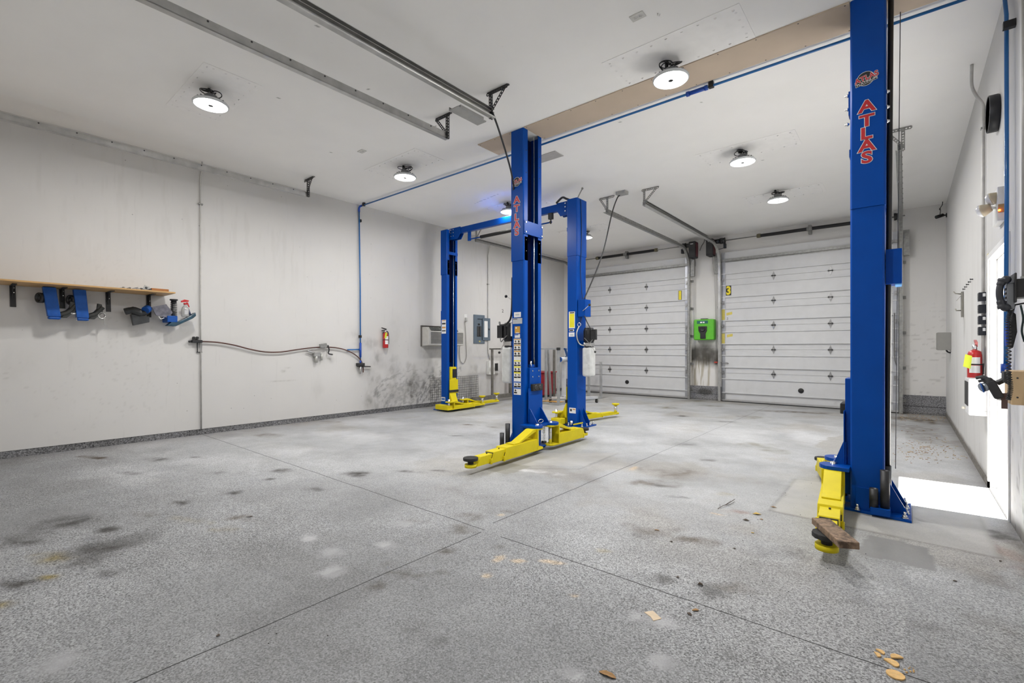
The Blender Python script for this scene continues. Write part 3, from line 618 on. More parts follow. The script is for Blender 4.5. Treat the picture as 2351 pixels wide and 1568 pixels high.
m = MB(); m.tube(smooth_path([(-0.165,12.09,2.0),(-.168,12.08,1.5),(-.16,12.085,1.1),(-.13,12.09,.95)]), .009, 6); m.build('lift_rope', mat('grey_rope', (.2,.2,.2), .8), d2)
m = MB(); m.tube([(-4.265,12.09,1.75),(-4.265,12.09,0.72)], .012, 6); m.build('lift_rope', GALVD, d1)

# trim boards: lighter jamb strips either side of the pier (weather stop)
MB().box(-4.245, -4.20, 12.17, 12.2, 0.35, 3.62).build('trim_20', mat('jamb_paint', (0.72, 0.70, 0.66), 0.6), kind='structure')
MB().box(-3.50, -3.455, 12.17, 12.2, 0.35, 3.62).build('trim_21', MATS['jamb_paint'], kind='structure')
MB().box(-0.085, -0.03, 12.165, 12.2, 0.372, 3.62).build('trim_22', MATS['jamb_paint'], kind='structure')

# ------------------------------------------------------------------ door tracks
def track(name, x, side, y_end, front, label, br_x, mats, brk):
    """J-shaped rail along the ceiling; side = +1 when its mouth opens towards +X; br_x = (post x, bar x0, bar x1)"""
    z = 3.80
    t = thing(name, (x, y_end, z), label, 'door track', 'overhead door tracks')
    s = side
    prof = [(0, -.028), (s*.052, -.028), (s*.058, -.020), (s*.058, -.016), (s*.050, -.022), (s*.006, -.022), (s*.006, .030), (s*.036, .036), (s*.036, .040), (0, .036)]
    if front:
        path = [(x, YF+.02, z), (x, 0.5, z), (x, 2.0, z), (x, y_end, z)]
    else:
        path = [(x, y_end, z), (x, 9.5, z), (x, 11.55, z)]
        r = 0.5; path += [(x, 11.55 + r*math.sin(a), z - r*(1-math.cos(a))) for a in [math.pi/2*i/10 for i in range(1, 11)]]
        path += [(x, 12.05, 2.0), (x, 12.05, 0.01)]
        path = [(p[0], p[1] if p[1] < 12.04 else 12.05, p[2]) for p in path]
    MB().sweep(prof, path, (1, 0, 0)).build('rail', mats[0], t)
    a = MB(); y0, y1 = (YF+.02, y_end) if front else (y_end+.05, 11.2); hi = .072 if x > -3.6 else .045
    a.box(x - s*.002, x - s*.005, y0, y1, z-.02, z+hi)
    if x > -3.6: a.box(x - s*.005, x + s*.04, y0, y1, z+.068, z+.072)
    n = int((y1-y0)/0.32)
    for i in range(n): a.cyl((x-s*.005, y0+.1+i*.32, z+.03), (x-s*.009, y0+.1+i*.32, z+.03), .008, n=8, m=1)
    a.build('reinforcing_angle', [mats[0], DKSTEEL], t)
    px, b0, b1 = br_x
    yb = y_end-0.02 if front else y_end+0.04
    k = MB(); k.perf((b0, yb, CZ-.002), (b1, yb, CZ-.002), .04, (0,0,1)); k.perf((b0, yb-.018, CZ-.022), (b1, yb-.018, CZ-.022), .04, (0,1,0)); k.build('ceiling_angle', mats[1], t)
    k = MB(); k.perf((px, yb, CZ-.02), (px, yb, z-.03), .04, (1,0,0)); k.perf((px, yb-.02, CZ-.02), (px, yb-.02, z-.03), .04, (0,1,0)); k.build('hanger_post', mats[1], t)
    far = b1 if abs(b1-px) > abs(b0-px) else b0
    k = MB(); k.perf((far-(far-px)*.12, yb-.024, CZ-.03), (px, yb-.024, z+.02), .036, (0,1,0)); k.build('hanger_brace', mats[1], t)
    if not front:
        for zz in (0.25, 0.9, 1.6, 2.3, 3.0):
            k = MB(); k.box(x-s*.001, x-s*.004, 12.04, 12.165, zz-.03, zz+.03); k.box(x-s*.004, x-s*.05, 12.160, 12.164, zz-.03, zz+.03); k.build('jamb_bracket', GALVD, t)
        k = MB().box(x-s*.006, x-s*.10, 12.05, 12.14, 3.12, 3.62); k.build('flag_bracket', GALVD, t)
    return t
track('door_track', -7.50, -1, 3.79, True, 'galvanized door track running along the ceiling edge above the wooden shelf', (-7.48, -7.58, -7.30), (GALV, DKSTEEL), 0)
track('door_track', -4.16, -1, 3.80, True, 'narrower galvanized ceiling track ending at a short black perforated bracket', (-4.14, -4.34, -4.09), (GALV, DKSTEEL), 0)
track('door_track', -3.44, 1, 3.78, True, 'wide galvanized ceiling track with a power cord hanging from its end', (-3.43, -3.48, -3.19), (GALV, DKSTEEL), 0)
track('door_track', -7.66, 1, 7.82, False, 'galvanized door track along the wall corner behind the farther post lift', (-7.64, -7.73, -7.45), (GALVD, GALVD), 0)
track('door_track', -4.185, -1, 7.68, False, 'galvanized track curving down beside the door numbered 1', (-4.17, -4.33, -4.04), (GALVD, GALVD), 0)
track('door_track', -3.50, 1, 7.73, False, 'galvanized track curving down beside the door numbered 3', (-3.48, -3.52, -3.23), (GALV, GALVD), 0)
track('door_track', -0.035, -1, 7.64, False, 'galvanized track hanging behind the black rod of the near lift post', (-0.02, -0.20, 0.06), (GALVD, GALVD), 0)
# small flat steel plate under the end of the wide track
m = MB(); p = CL(1105, 257, .27); m.box(-3.60, -3.47, 3.30, 3.72, 3.735, 3.745); m.box(-3.60, -3.595, 3.30, 3.38, 3.735, 3.77); m.box(-3.53, -3.47, 3.34, 3.68, 3.745, 3.772)
tag(m.build('outlet_box', GREYP), 'small grey metal box fixed under the end of the wide ceiling track', 'electrical box')

# torsion shafts with springs, one over each far door
def torsion(x0, x1, s0, s1, label):
    t = thing('torsion_spring_shaft', ((x0+x1)/2, 12.03, 3.90), label, 'torsion spring', 'torsion springs above the far doors')
    MB().cyl((x0, 12.03, 3.90), (x1, 12.03, 3.90), .0127, n=10).build('shaft', GALVD, t)
    q = MB(); c = (s0+s1)/2
    q.tube(smooth_path([(s0, 12.03, 3.90), (s0+.4*(c-s0), 12.03, 3.895), (c, 12.03, 3.90), (c+.6*(s1-c), 12.03, 3.895), (s1, 12.03, 3.90)], 6), .036, 12)
    n = 90
    for i in range(n):
        xx = s0+(s1-s0)*i/n; q.cyl((xx, 12.03, 3.898), (xx+.008, 12.03, 3.898), .0385, n=10, caps=False)
    q.build('spring', BLK, t)
    q = MB(); q.box(c-.03, c+.03, 12.06, 12.185, 3.80, 3.99); q.box(c-.005, c+.005, 11.98, 12.185, 3.86, 3.94); q.cyl((c-.05, 12.03, 3.9), (c+.05, 12.03, 3.9), .046, n=12); q.build('centre_bearing', GALVD, t)
    for xx in (s0, s1): MB().lathe([(.013, -.04), (.045, -.04), (.05, 0), (.045, .04), (.013, .04)], (xx, 12.03, 3.9), (1,0,0), n=16).build('winding_cone', mat('cone_brass', (.18,.16,.10), .5, metal=.6), t)
    for xx in (x0+.12, x1-.12): q = MB(); q.lathe([(.013, -.05), (.07, -.05), (.075, -.03), (.06, 0), (.075, .04), (.013, .04)], (xx, 12.03, 3.9), (1,0,0), n=18); q.box(xx-.003, xx+.003, 11.97, 12.185, 3.83, 3.96); q.build('cable_drum', DKSTEEL, t)
    return t
torsion(-7.62, -4.2, -6.83, -5.07, 'black coil spring and shaft above the door numbered 1')
torsion(-3.5, 0.0, -2.60, -0.6, 'black coil spring and shaft above the door numbered 3')

# wall-mounted door openers on the pier
def opener(x, label, lever):
    t = thing('door_opener', (x, 11.99, 3.55), label, 'garage door opener', 'black door openers on the pier')
    b = MB().box(x-.085, x+.085, 11.86, 12.09, 3.55, 3.96); b.build('housing', BLK, t, bevel=.022)
    MB().box(x-.075, x+.075, 11.855, 11.862, 3.6, 3.92).build('front_cover', mat('opener_cover', (.02,.02,.022), .3, coat=.3), t, bevel=.003)
    MB().box(x+.0855, x+.088, 11.89, 12.06, 3.58, 3.93).build('side_stripe', mat('dark_red_plastic', (.12,.02,.03), .5), t)
    MB().box(x-.035, x+.035, 11.8535, 11.856, 3.885, 3.90).build('badge', PAPER, t)
    MB().box(x-.04, x+.02, 11.95, 12.05, 3.535, 3.552).build('light_strip', DKSTEEL, t)
    s = -1 if lever < 0 else 1
    q = MB(); q.cyl((x+s*.085, 12.03, 3.9), (x+s*.20, 12.03, 3.9), .055, n=14); q.cyl((x+s*.2, 12.03, 3.9), (x+s*.26, 12.03, 3.9), .07, n=14); q.build('drive_gear', DKSTEEL, t)
    q = MB(); q.bar((x+s*.09, 12.06, 3.70), (x+s*.30, 12.06, 3.73), .012, .012); q.box(x+s*.28, x+s*.33, 12.02, 12.1, 3.72, 3.83); q.build('cable_sensor', BLK, t)
    q = MB(); q.tube(smooth_path([(x+.03, 12.0, 3.55), (x+.035, 12.02, 3.45), (x+.03, 12.05, 3.36)]), .004, 6); q.build('pull_wire', BLK, t)
    return t
opener(-4.075, 'black wall-mounted opener on the pier, next to the door numbered 1', -1)
op = opener(-3.655, 'black wall-mounted opener on the pier, behind the curved track of door 3', 1)
MB().tube(smooth_path([(-3.625, 12.03, 3.4), (-3.61, 12.12, 3.0), (-3.6, 12.17, 2.2), (-3.59, 12.18, 1.6), (-3.585, 12.17, 1.0)], 6), .0035, 6).build('pull_cord', mat('grey_cord', (.25,.24,.23), .7), op)
MB().box(-3.63, -3.55, 12.15, 12.18, .93, .965).build('pull_handle', mat('red_plastic', (.45,.05,.03), .5), op)
m = MB(); m.tube(smooth_path([(-3.965, 12.12, 3.75), (-3.93, 12.15, 3.87), (-3.88, 12.17, 3.96), (-3.86, 12.17, CZ)], 6), .007, 6); m.tube(smooth_path([(-3.86, 12.17, CZ-.02), (-3.83, 12.17, 3.99), (-3.77, 12.17, 3.97), (-3.72, 12.16, 3.8)], 6), .006, 6)
tag(m.build('opener_wiring', BLK), 'black wires looping between the two door openers up to the ceiling', 'cable')

# ------------------------------------------------------------------ emergency eyewash on the pier
GRN = mat('bright_green_plastic', (0.10, 0.46, 0.02), 0.4, coat=0.2, var=0.06)
t = thing('eyewash_station', (-3.836, 12.1, 1.50), 'bright green gravity eyewash station mounted on the sooty pier', 'eyewash station')
MB().box(-4.08, -3.59, 12.0, 12.19, 1.50, 2.015).build('tank', GRN, t, bevel=.03, seg=3)
q = MB(); q.box(-3.93, -3.76, 12.06, 12.14, 2.015, 2.035); q.build('filler_cap', BLK, t, bevel=.006)
q = MB(); q.box(-3.995, -3.73, 11.997, 12.002, 1.905, 1.98, m=0); q.box(-3.915, -3.87, 11.995, 11.998, 1.92, 1.955, m=1); q.box(-3.855, -3.81, 11.995, 11.998, 1.92, 1.955, m=1); q.build('label_band', [mat('teal_label', (.01,.12,.10), .5), PAPER], t)
q = MB(); q.prism([(-3.965,11.985,1.84),(-3.75,11.985,1.84),(-3.755,11.985,1.72),(-3.785,11.985,1.66),(-3.78,11.985,1.53),(-3.92,11.985,1.53),(-3.915,11.985,1.66),(-3.955,11.985,1.72)], (0,.03,0)); q.build('drop_arm', mat('black_soft_plastic', (.015,.015,.016), .5), t, bevel=.012)
q = MB(); q.lathe([(.06,0),(.066,.012),(.05,.02),(.035,.012),(0,.012)], (-3.858, 11.985, 1.77), (0,-1,0), n=24); q.box(-3.90,-3.815,11.975,11.99,1.545,1.60); q.build('nozzle_cover', BLK, t)
# ------------------------------------------------------------------ two-post vehicle lifts
LABW, LABG, LABO, LABK, LABY, LABB = PAPER, mat('silver_sticker', (.55,.57,.6), .35, metal=.3), mat('orange_sticker', (.62,.34,.05), .5), KSIGN, mat('caution_yellow', (.85,.75,.02), .5), mat('sticker_blue', (.05,.15,.5), .5)
def arm(root, piv, ang, L, zb, zt, wd, stages, pad, m=None, gus=True, ztop=None):
    """swing arm: yoke at the pivot, box beam, telescoping stages, lifting pad"""
    u = Vector((math.cos(ang), math.sin(ang), 0)); v = Vector((-u.y, u.x, 0)); P = Vector((piv[0], piv[1], 0)); m = m or YEL
    def pt(d, s, z): return P + u*d + v*s + Vector((0,0,z))
    def side(poly, w, mb, mi=0, off=0.0): mb.prism([pt(d, -w/2+off, z) for (d, z) in poly], v*w, mi)
    zy = ztop or zt + .1
    a = MB()
    side([(.085, zb), (L[0]+.03, zb), (L[0]-.03, zt), (.085, zt)], wd, a)
    side([(.085, zb), (.105, zb), (.105, zy), (.085, zy)], wd*1.05, a)
    a.prism([pt(.085, -.075, zy-.02), pt(.085, .075, zy-.02)] + [pt(.085*math.cos(t)*-.9, .075*math.sin(t), zy-.02) for t in (1.2, .6, 0, -.6, -1.2)], (0,0,.02))
    a.prism([pt(.085, -.075, zb), pt(.085, .075, zb)] + [pt(.085*math.cos(t)*-.9, .075*math.sin(t), zb) for t in (1.2, .6, 0, -.6, -1.2)], (0,0,.02))
    if gus:
        g1 = min(.46, L[0]*.62)
        side([(.105, zy), (.16, zy), (g1, zt+.012), (g1+.10, zt+.012), (g1+.10, zt), (g1-.02, zt), (.13, zy-.035), (.105, zy-.035)], wd*.78, a)
    ao = a.build('arm', m, root, bevel=.004)
    MB().cyl(pt(0,0,zb-.01), pt(0,0,zy+.045), .023, n=14).build('pivot_pin', CHROME, ao)
    w_, z0, z1 = wd, zb, zt; prev = L[0]
    DKY = mat('arm_opening_shade', (.03,.028,.01), .7)
    for i, l in enumerate(L[1:]):
        q = MB(); side([(prev+.0285, z0+.006), (prev+.0305, z0+.006), (prev-.0285, z1-.007), (prev-.0305, z1-.007)], w_-.014, q); q.build('tube_mouth_shade', DKY, ao)  # dark plate painting the shade inside the open tube end
        w_ *= .80; z1 -= .016; z0 += .008
        q = MB(); side([(prev-.12, z0), (l+.03, z0), (l-.035, z1), (prev-.12, z1)], w_, q)
        for sgn in (-1, 1): q.cyl(pt(prev+.012, sgn*(w_/2+.010), z0-.012), pt(prev+.012, sgn*(w_/2+.010), z0+.045), .014, n=10)
        q.cyl(pt(prev+.02, 0, z1), pt(prev+.02, 0, z1+.012), .008, n=8, m=1)
        q.build('arm_extension', [m, DKSTEEL], ao, bevel=.003); prev = l
    e = prev + .075
    q = MB(); q.cyl(pt(e,0,z0), pt(e,0,z0+.032), .062, n=20); side([(prev-.02, z0), (e, z0), (e, z0+.03), (prev-.02, z0+.03)], w_*.8, q); q.build('pad_holder', m, ao)
    if pad == 'low':
        q = MB(); q.cyl(pt(e,0,z0+.03), pt(e,0,z0+.075), .03, n=14); q.cyl(pt(e,0,z0+.07), pt(e,0,z0+.10), .078, n=12); q.build('lift_pad', RUB, ao, bevel=.003)
    elif pad == 'tall':
        q = MB(); q.cyl(pt(e,0,z0+.03), pt(e,0,z0+.17), .030, n=14); q.build('pad_adapter', CHROME, ao)
        q = MB(); q.lathe([(.0, .16), (.035,.16),(.072,.185),(.072,.20),(.0,.20)], pt(e,0,z0), (0,0,1), n=20); q.build('lift_pad', m, ao)
    return ao

def column(root, x_open, s, y0, y1, depth, z_top, z_seam, car, flare=0.0):
    """s = side its mouth faces; depth = web-to-lip; car = carriage (z_top, material, proud)"""
    X = lambda d: x_open + s*d
    tk = .008; lip = .075*((y1-y0)/.37)
    def chan(z0, z1, g, o):
        c = MB()
        x_b, x_f = X(-depth-g), X(0.0)
        poly = [(x_f, y0+lip), (x_f, y0-g+.012), (X(-.012), y0-g), (X(-depth-g+.012), y0-g), (x_b, y0-g+.012), (x_b, y1+g-.012), (X(-depth-g+.012), y1+g), (X(-.012), y1+g), (x_f, y1+g-.012), (x_f, y1-lip),
                (X(-tk), y1-lip), (X(-tk), y1+g-tk), (X(-depth-g+tk), y1+g-tk), (X(-depth-g+tk), y0-g+tk), (X(-tk), y0-g+tk), (X(-tk), y0+lip)]
        c.prism([(a, b, z0) for (a, b) in poly], (0, 0, z1-z0)); return c
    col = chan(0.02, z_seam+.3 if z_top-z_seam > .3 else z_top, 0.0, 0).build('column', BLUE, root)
    ext = chan(z_seam, z_top, .009, 0)
    for yy in (y0+.045, y1-.045):
        for k in range(3):
            for base in (z_seam+.12, z_top-.55): ext.cyl((X(.0005), yy, base+.14*k), (X(.002), yy, base+.14*k), .008, n=8, m=1)
    ext.build('column_extension', [BLUE, DKSTEEL], root)
    # cables and guide rods inside
    for yy, rr in ((y0+lip+.012, .009), ((y0+y1)/2+.06, .006)): MB().cyl((X(-.03), yy, .3), (X(-.03), yy, z_top-.02), rr, n=8).build('lift_cable', CHROME, root)
    MB().box(X(-.115), X(-.105), y0+lip+.01, y1-lip-.01, 1.0, z_top-.06).build('inner_shade_panel', mat('navy_painted_shade', (.0015, .004, .03), .6, spec=.1), root)  # added dark panel that paints the shade inside the hollow post
    # cross brace, tie plate
    q = MB().box(X(.0), X(.006), y0, y1, z_seam+.42, z_seam+.48); q.build('cross_bar', BLUE, root)
    # base plate and anchors
    bx0, bx1 = X(-depth-.16), X(.05)
    b = MB(); b.prism([(bx0, y0-.07, 0), (bx1, y0-.02, 0), (bx1, y1+.02, 0), (bx0, y1+.07, 0)], (0,0,.02)); b.build('base_plate', BLUE, root, bevel=.003)
    for (ax, ay) in ((X(-depth-.12), y0-.035), (X(-.05), y0-.03), (X(-depth-.12), y1+.03), (X(-.05), y1+.03), (X(-depth-.13), y0+.1), (X(-depth-.13), y1-.1)):
        q = MB(); q.cyl((ax, ay, .02), (ax, ay, .026), .022, n=12); q.cyl((ax, ay, .026), (ax, ay, .042), .016, n=6); q.cyl((ax, ay, .042), (ax, ay, .066), .009, n=8); q.build('anchor_bolt', CHROME, root)
    for yy in (y0+.08, y1-.08): MB().prism([(X(-depth), yy-.005, .02), (X(-depth-.14), yy-.005, .02), (X(-depth-.13), yy-.005, .05), (X(-depth), yy-.005, .30)], (0, .01, 0)).build('gusset', BLUE, root)
    zc, cm, proud = car
    yc = (y0+y1)/2
    k = MB(); k.box(X(-.10), X(proud), y0+lip+.006, y1-lip-.006+ (.0), .10, zc); k.box(X(proud), X(proud+.008), y0+lip*.6, y1-lip*.4, .36, zc-.26); ko = k.build('carriage', cm, root, bevel=.005)
    return X, ko

def logo(mb, org, ux, uz, S):
    """round badge: black disc with a pale rim, tilted red word over a smaller grey word. materials: 0 pale, 1 black, 2 red"""
    o, ux, uz = Vector(org), Vector(ux), Vector(uz); un = ux.cross(uz)
    def disc(r, h, m, cx=0, cy=0): mb.prism([o + un*(h-.0006) + ux*(cx+r*math.cos(a)) + uz*(cy+r*math.sin(a)) for a in [2*math.pi*i/36 for i in range(36)]], un*.0006, m)
    disc(S*.50, .0008, 0); disc(S*.47, .0014, 1)
    c, s_ = math.cos(.20), math.sin(.20); tx = ux*c + uz*s_; tz = uz*c - ux*s_
    def plate(x0, x1, z0, z1, h, m): mb.prism([o + un*(h-.0006) + tx*x + tz*z for (x, z) in ((x0,z0),(x1,z0),(x1+.02*S,z1),(x0+.02*S,z1))], un*.0006, m)
    plate(-.64*S, .62*S, -.36*S, .02*S, .0018, 0); plate(-.62*S, .60*S, -.34*S, .0, .0022, 1)
    text_mb(mb, 'ATLAS', o + tx*(-.61*S) + tz*(-.12*S) + un*.0024, tx, tz, S*.50, .0003, .030*S, 0, 0.93)
    text_mb(mb, 'ATLAS', o + tx*(-.61*S) + tz*(-.12*S) + un*.0030, tx, tz, S*.50, .0003, .012*S, 2, 0.93)
    text_mb(mb, 'PLATINUM', o + tx*(-.57*S) + tz*(-.30*S) + un*.0028, tx, tz, S*.19, .0003, .003*S, 0, 1.28)
def vertical_word(mb, cx, y, ztops, size, ux=(1,0,0)):
    for ch, z in zip('ATLAS', ztops):
        for dep, off, mi in ((.0006, .062*size, 0), (.0010, .036*size, 1), (.0014, .029*size, 2)):
            text_mb(mb, ch, Vector((cx, y-dep, z - size*.36)), ux, (0,0,1), size, .0003, off, mi, 1.22, True)
LOGO_M = [PAPER, KSIGN, mat('logo_red', (.50,.012,.02), .45)]

# ---- the nearer lift: posts run up through the tan ceiling strip
near = thing('two_post_lift', (-2.0, 4.8, 0), 'nearer blue two-post lift whose posts run up through the ceiling', 'vehicle lift', 'blue two-post lifts')
Y0, Y1 = 4.62, 4.99
XM = -3.663; XR_ = -0.337
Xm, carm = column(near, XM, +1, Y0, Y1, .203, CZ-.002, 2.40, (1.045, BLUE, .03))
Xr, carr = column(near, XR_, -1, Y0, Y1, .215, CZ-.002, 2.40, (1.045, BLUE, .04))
for (X, ko, pd) in ((Xm, carm, .17), (Xr, carr, .115)):
    yc = 4.80
    # lobed arm bracket with gussets
    for (za, zb_, ex) in ((.315, .345, 0), (.052, .068, -.03)):
        r = .095 + ex*.3; pts = [(0, yc-.17-r)]
        pts += [(pd+r*math.cos(a), yc-.17+r*math.sin(a)) for a in [math.pi*(-.5 + .95*i/9) for i in range(10)]]
        pts += [(pd+r*math.cos(a), yc+.17+r*math.sin(a)) for a in [math.pi*(-.45 + .95*i/9) for i in range(10)]]
        pts += [(0, yc+.17+r)]
        if za > .2: MB().prism([(X(d), y, za) for (d, y) in pts], (0,0,zb_-za)).build('arm_bracket', BLUE, near, bevel=.003)
        else: MB().box(X(0), X(pd-.01), yc-.15, yc+.15, za, zb_).build('arm_bracket', BLUE, near, bevel=.003)
    for yy in (yc-.115, yc+.115): MB().prism([(X(.03), yy-.006, .345), (X(pd+.01), yy-.006, .345), (X(pd-.005), yy-.006, .36), (X(.05), yy-.006, .53), (X(.03), yy-.006, .53)], (0,.012,0)).build('bracket_gusset', BLUE, near)
    MB().box(X(.03), X(pd-.06), yc-.012, yc+.012, .068, .315).build('bracket_web', BLUE, near)
    for yy in (yc-.09, yc+.085):
        MB().tube(helix((X(pd-.055), yy, .10), (X(pd-.055), yy, .31), .016, 12, 8), .0035, 5).build('restraint_spring', PAPER, near)
        MB().lathe([(.0,0),(.034,0),(.034,.02),(.0,.02)], (X(pd-.055), yy, .085), n=14).build('restraint_gear', DKSTEEL, near)
    q = MB(); q.box(X(.03), X(.075), yc-.085, yc+.125, .752, .838); qo = q.build('door_guard', RUB, near, bevel=.006)
    for yy in (yc-.025, yc+.065): MB().lathe([(.012,0),(.034,0),(.034,.002),(.012,.002)], (X(.0752), yy, .795), (X(1)-X(0),0,0), n=18).build('guard_washer', DKSTEEL, qo)
    q = MB()
    for yy in (yc-.045, yc+.085):
        for zz in (1.005, .93): MB().cyl((X(.03), yy, zz), (X(.036), yy, zz), .009, n=8).build('carriage_bolt', CHROME, carm if X is Xm else carr)
    q = MB(); q.box(X(-.03), X(.0), yc-.05, yc+.05, 1.05, 1.085, m=1); q.cyl((X(-.01), yc-.03, 1.045), (X(-.01), yc-.03, 1.13), .014, n=10); q.cyl((X(-.01), yc+.04, 1.045), (X(-.01), yc+.04, 1.15), .012, n=10, m=2); q.build('cable_anchor', [CHROME, BLUE, BLK], near)
    q = MB(); q.tube([Vector((X(pd-.03), yc-.02+.05*math.cos(a), .375+.022*math.sin(a))) for a in [2*math.pi*i/20 for i in range(21)]], .006, 6); q.build('release_ring', CHROME, near)
# mid post: tie plate across the mouth, sleeves for pad adapters
MB().box(Xm(0), Xm(.012), Y0-.005, Y1+.01, 2.73, 2.90).build('tie_plate', BLUE, near, bevel=.003)
q = MB()
for yy in (Y0+.02, Y1-.015):
    for zz in (2.755, 2.875): MB().cyl((Xm(.012), yy, zz), (Xm(.022), yy, zz), .010, n=8).build('tie_bolt', CHROME, near)
MB().box(Xm(-.20), Xm(-.02), Y0-.006, Y0, .03, .155).build('stiffener', BLUE, near)
for (dx, dy, h) in ((-.14, -.06, .20), (-.225, -.10, .13)):
    pass
q = MB(); q.cyl((-3.885, 4.565, .03), (-3.885, 4.565, .335), .030, n=16); q.build('adapter_tube', DKSTEEL, near)
q = MB(); q.cyl((-3.925, 4.50, .03), (-3.925, 4.50, .22), .028, n=16); q.build('adapter_tube', DKSTEEL, near)
arm(near, (Xm(.175), 4.66), R(-87), (.74, .95, 1.15), .055, .195, .15, 3, 'low', ztop=.315)
arm(near, (Xm(.175), 4.94), R(91), (.70, .76), .055, .195, .15, 2, 'low', ztop=.315)
arm(near, (Xr(.115), 4.66), R(-86), (.74, .97, 1.17), .055, .195, .15, 3, 'low', ztop=.315)
arm(near, (Xr(.115), 4.94), R(103), (.72, .80), .055, .195, .15, 2, 'low', ztop=.315)
# right post: tube holder, rod, control box, stiffener, bolts
MB().box(-.302, -.123, 4.612, 4.62, .02, .195).build('stiffener', BLUE, near, bevel=.002)
h = MB(); h.box(-.205, -.085, 4.53, 4.63, .02, .075); h.build('tube_holder', BLUE, near, bevel=.003)
def pipe(mb, x, y, z0, z1, r, t=.004):
    mb.lathe([(r, z0), (r, z1), (r-t, z1), (r-t, z0+.01), (0, z0+.01)], (x, y, 0), n=20)
for (x, y, z1, r) in ((-.185, 4.56, .215, .0285), (-.118, 4.575, .36, .030), (-.112, 4.78, .36, .030)):
    q = MB(); pipe(q, x, y, .06, z1, r); q.build('adapter_tube', DKSTEEL, near)
MB().tube([(-.108, 4.78, .08), (-.100, 4.78, 2.0), (-.086, 4.78, CZ-.002)], .019, 12).build('hydraulic_line', mat('black_hose', (.012,.011,.011), .35, coat=.2), near)
MB().tube([(-.060, 5.0, .3), (-.045, 5.0, 2.2), (-.030, 5.0, CZ-.002)], .003, 6).build('safety_wire', DKSTEEL, near)
MB().box(-.118, -.018, 4.72, 4.90, 1.795, 2.067).build('latch_cover', BLUE, near, bevel=.003)
MB().box(-.06, -.02, 4.725, 4.89, 1.785, 1.796).build('cover_tab', mat('pale_blue_film', (.15,.45,.85), .4), near)
q = MB()
for z in (3.30, 3.18, 3.07): q = MB(); q.cyl((-.122, 4.66, z-.02), (-.09, 4.66, z-.02), .009, n=8); q.cyl((-.112, 4.66, z-.02), (-.10, 4.66, z-.02), .015, n=6); q.build('splice_bolt', CHROME, near)
for z in (3.33, 3.22, 3.10): q = MB(); q.cyl((-.345, 4.66, z), (-.375, 4.66, z), .008, n=8); q.cyl((-.352, 4.66, z), (-.362, 4.66, z), .014, n=6); q.build('splice_bolt', CHROME, near)
MB().box(-.349, -.338, 4.63, 4.72, 3.16, 3.35).build('splice_plate', BLUE, near)
# mid post power unit on its web side
def power_unit(root, x, y, s, top_detail=True):
    pu = MB(); pu.box(x-.085, x+.085, y-.085, y+.085, .83, 1.31); po = pu.build('power_unit', mat('milky_reservoir', (.62,.63,.62), .45, var=.12, scale=14, dirt=((.25,.25,.25), 9, .62, .6)), root, bevel=.035, seg=3)
    q = MB(); q.box(x-.07, x+.07, y-.06, y+.06, 1.325, 1.385); q.cyl((x,y,1.30),(x,y,1.33),.075,n=20, m=1); q.build('pump_block', [CHROME, BLK], po, bevel=.004)
    q = MB(); q.lathe([(0,1.385),(.075,1.385),(.082,1.40),(.082,1.60),(.07,1.63),(0,1.635)], (x,y,0), n=24)
    for i in range(12): a = 2*math.pi*i/12; q.obox((x+.083*math.cos(a), y+.083*math.sin(a), 1.50), (.006*math.cos(a), .006*math.sin(a), 0), (-.004*math.sin(a), .004*math.cos(a), 0), (0,0,.085))
    q.build('motor', BLK, po)
    MB().box(x+s*.075, x+s*.165, y-.075, y-.02, 1.43, 1.60).build('switch_box', BLK, po, bevel=.004)
    q = MB(); q.bar((x+s*.06, y-.05, 1.36), (x+s*.14, y-.05, 1.24), .008, .008); q.ball((x+s*.145, y-.05, 1.235), .018, m=1); q.build('lowering_lever', [CHROME, BLK], po)
    q = MB(); q.tube(smooth_path([(x+s*.12, y-.06, 1.45), (x+s*.07, y-.10, 1.38), (x+s*.02, y-.10, 1.42), (x-s*.03, y-.09, 1.46)]), .007, 6); q.build('motor_lead', mat('grey_lead', (.15,.15,.15), .5), po)
    q = MB(); q.box(x-s*.145, x-s*.07, y-.03, y+.03, 1.30, 1.42); q.build('mounting_bracket', BLUE, po)
    return po
pm = power_unit(near, -4.045, 4.80, -1)
MB().box(-3.96, -3.91, 4.715, 4.72, 1.45, 1.62).build('motor_label', [LABW], pm)
MB().box(-3.94, -3.867, 4.70, 4.88, 1.80, 2.09).build('latch_cover', BLUE, near, bevel=.003)
q = MB(); q.bar((-3.93, 4.69, 1.925), (-3.99, 4.67, 1.965), .007, .007); q.ball((-4.0, 4.667, 1.97), .020, m=1); q.build('latch_lever', [CHROME, BLK], near)
MB().tube(smooth_path([(-3.87, 4.64, 2.2), (-3.90, 4.66, 1.75), (-3.97, 4.66, 1.62), (-4.10, 4.68, 1.60), (-4.16, 4.72, 1.64)], 8), .013, 8).build('hydraulic_hose', BLK, near)
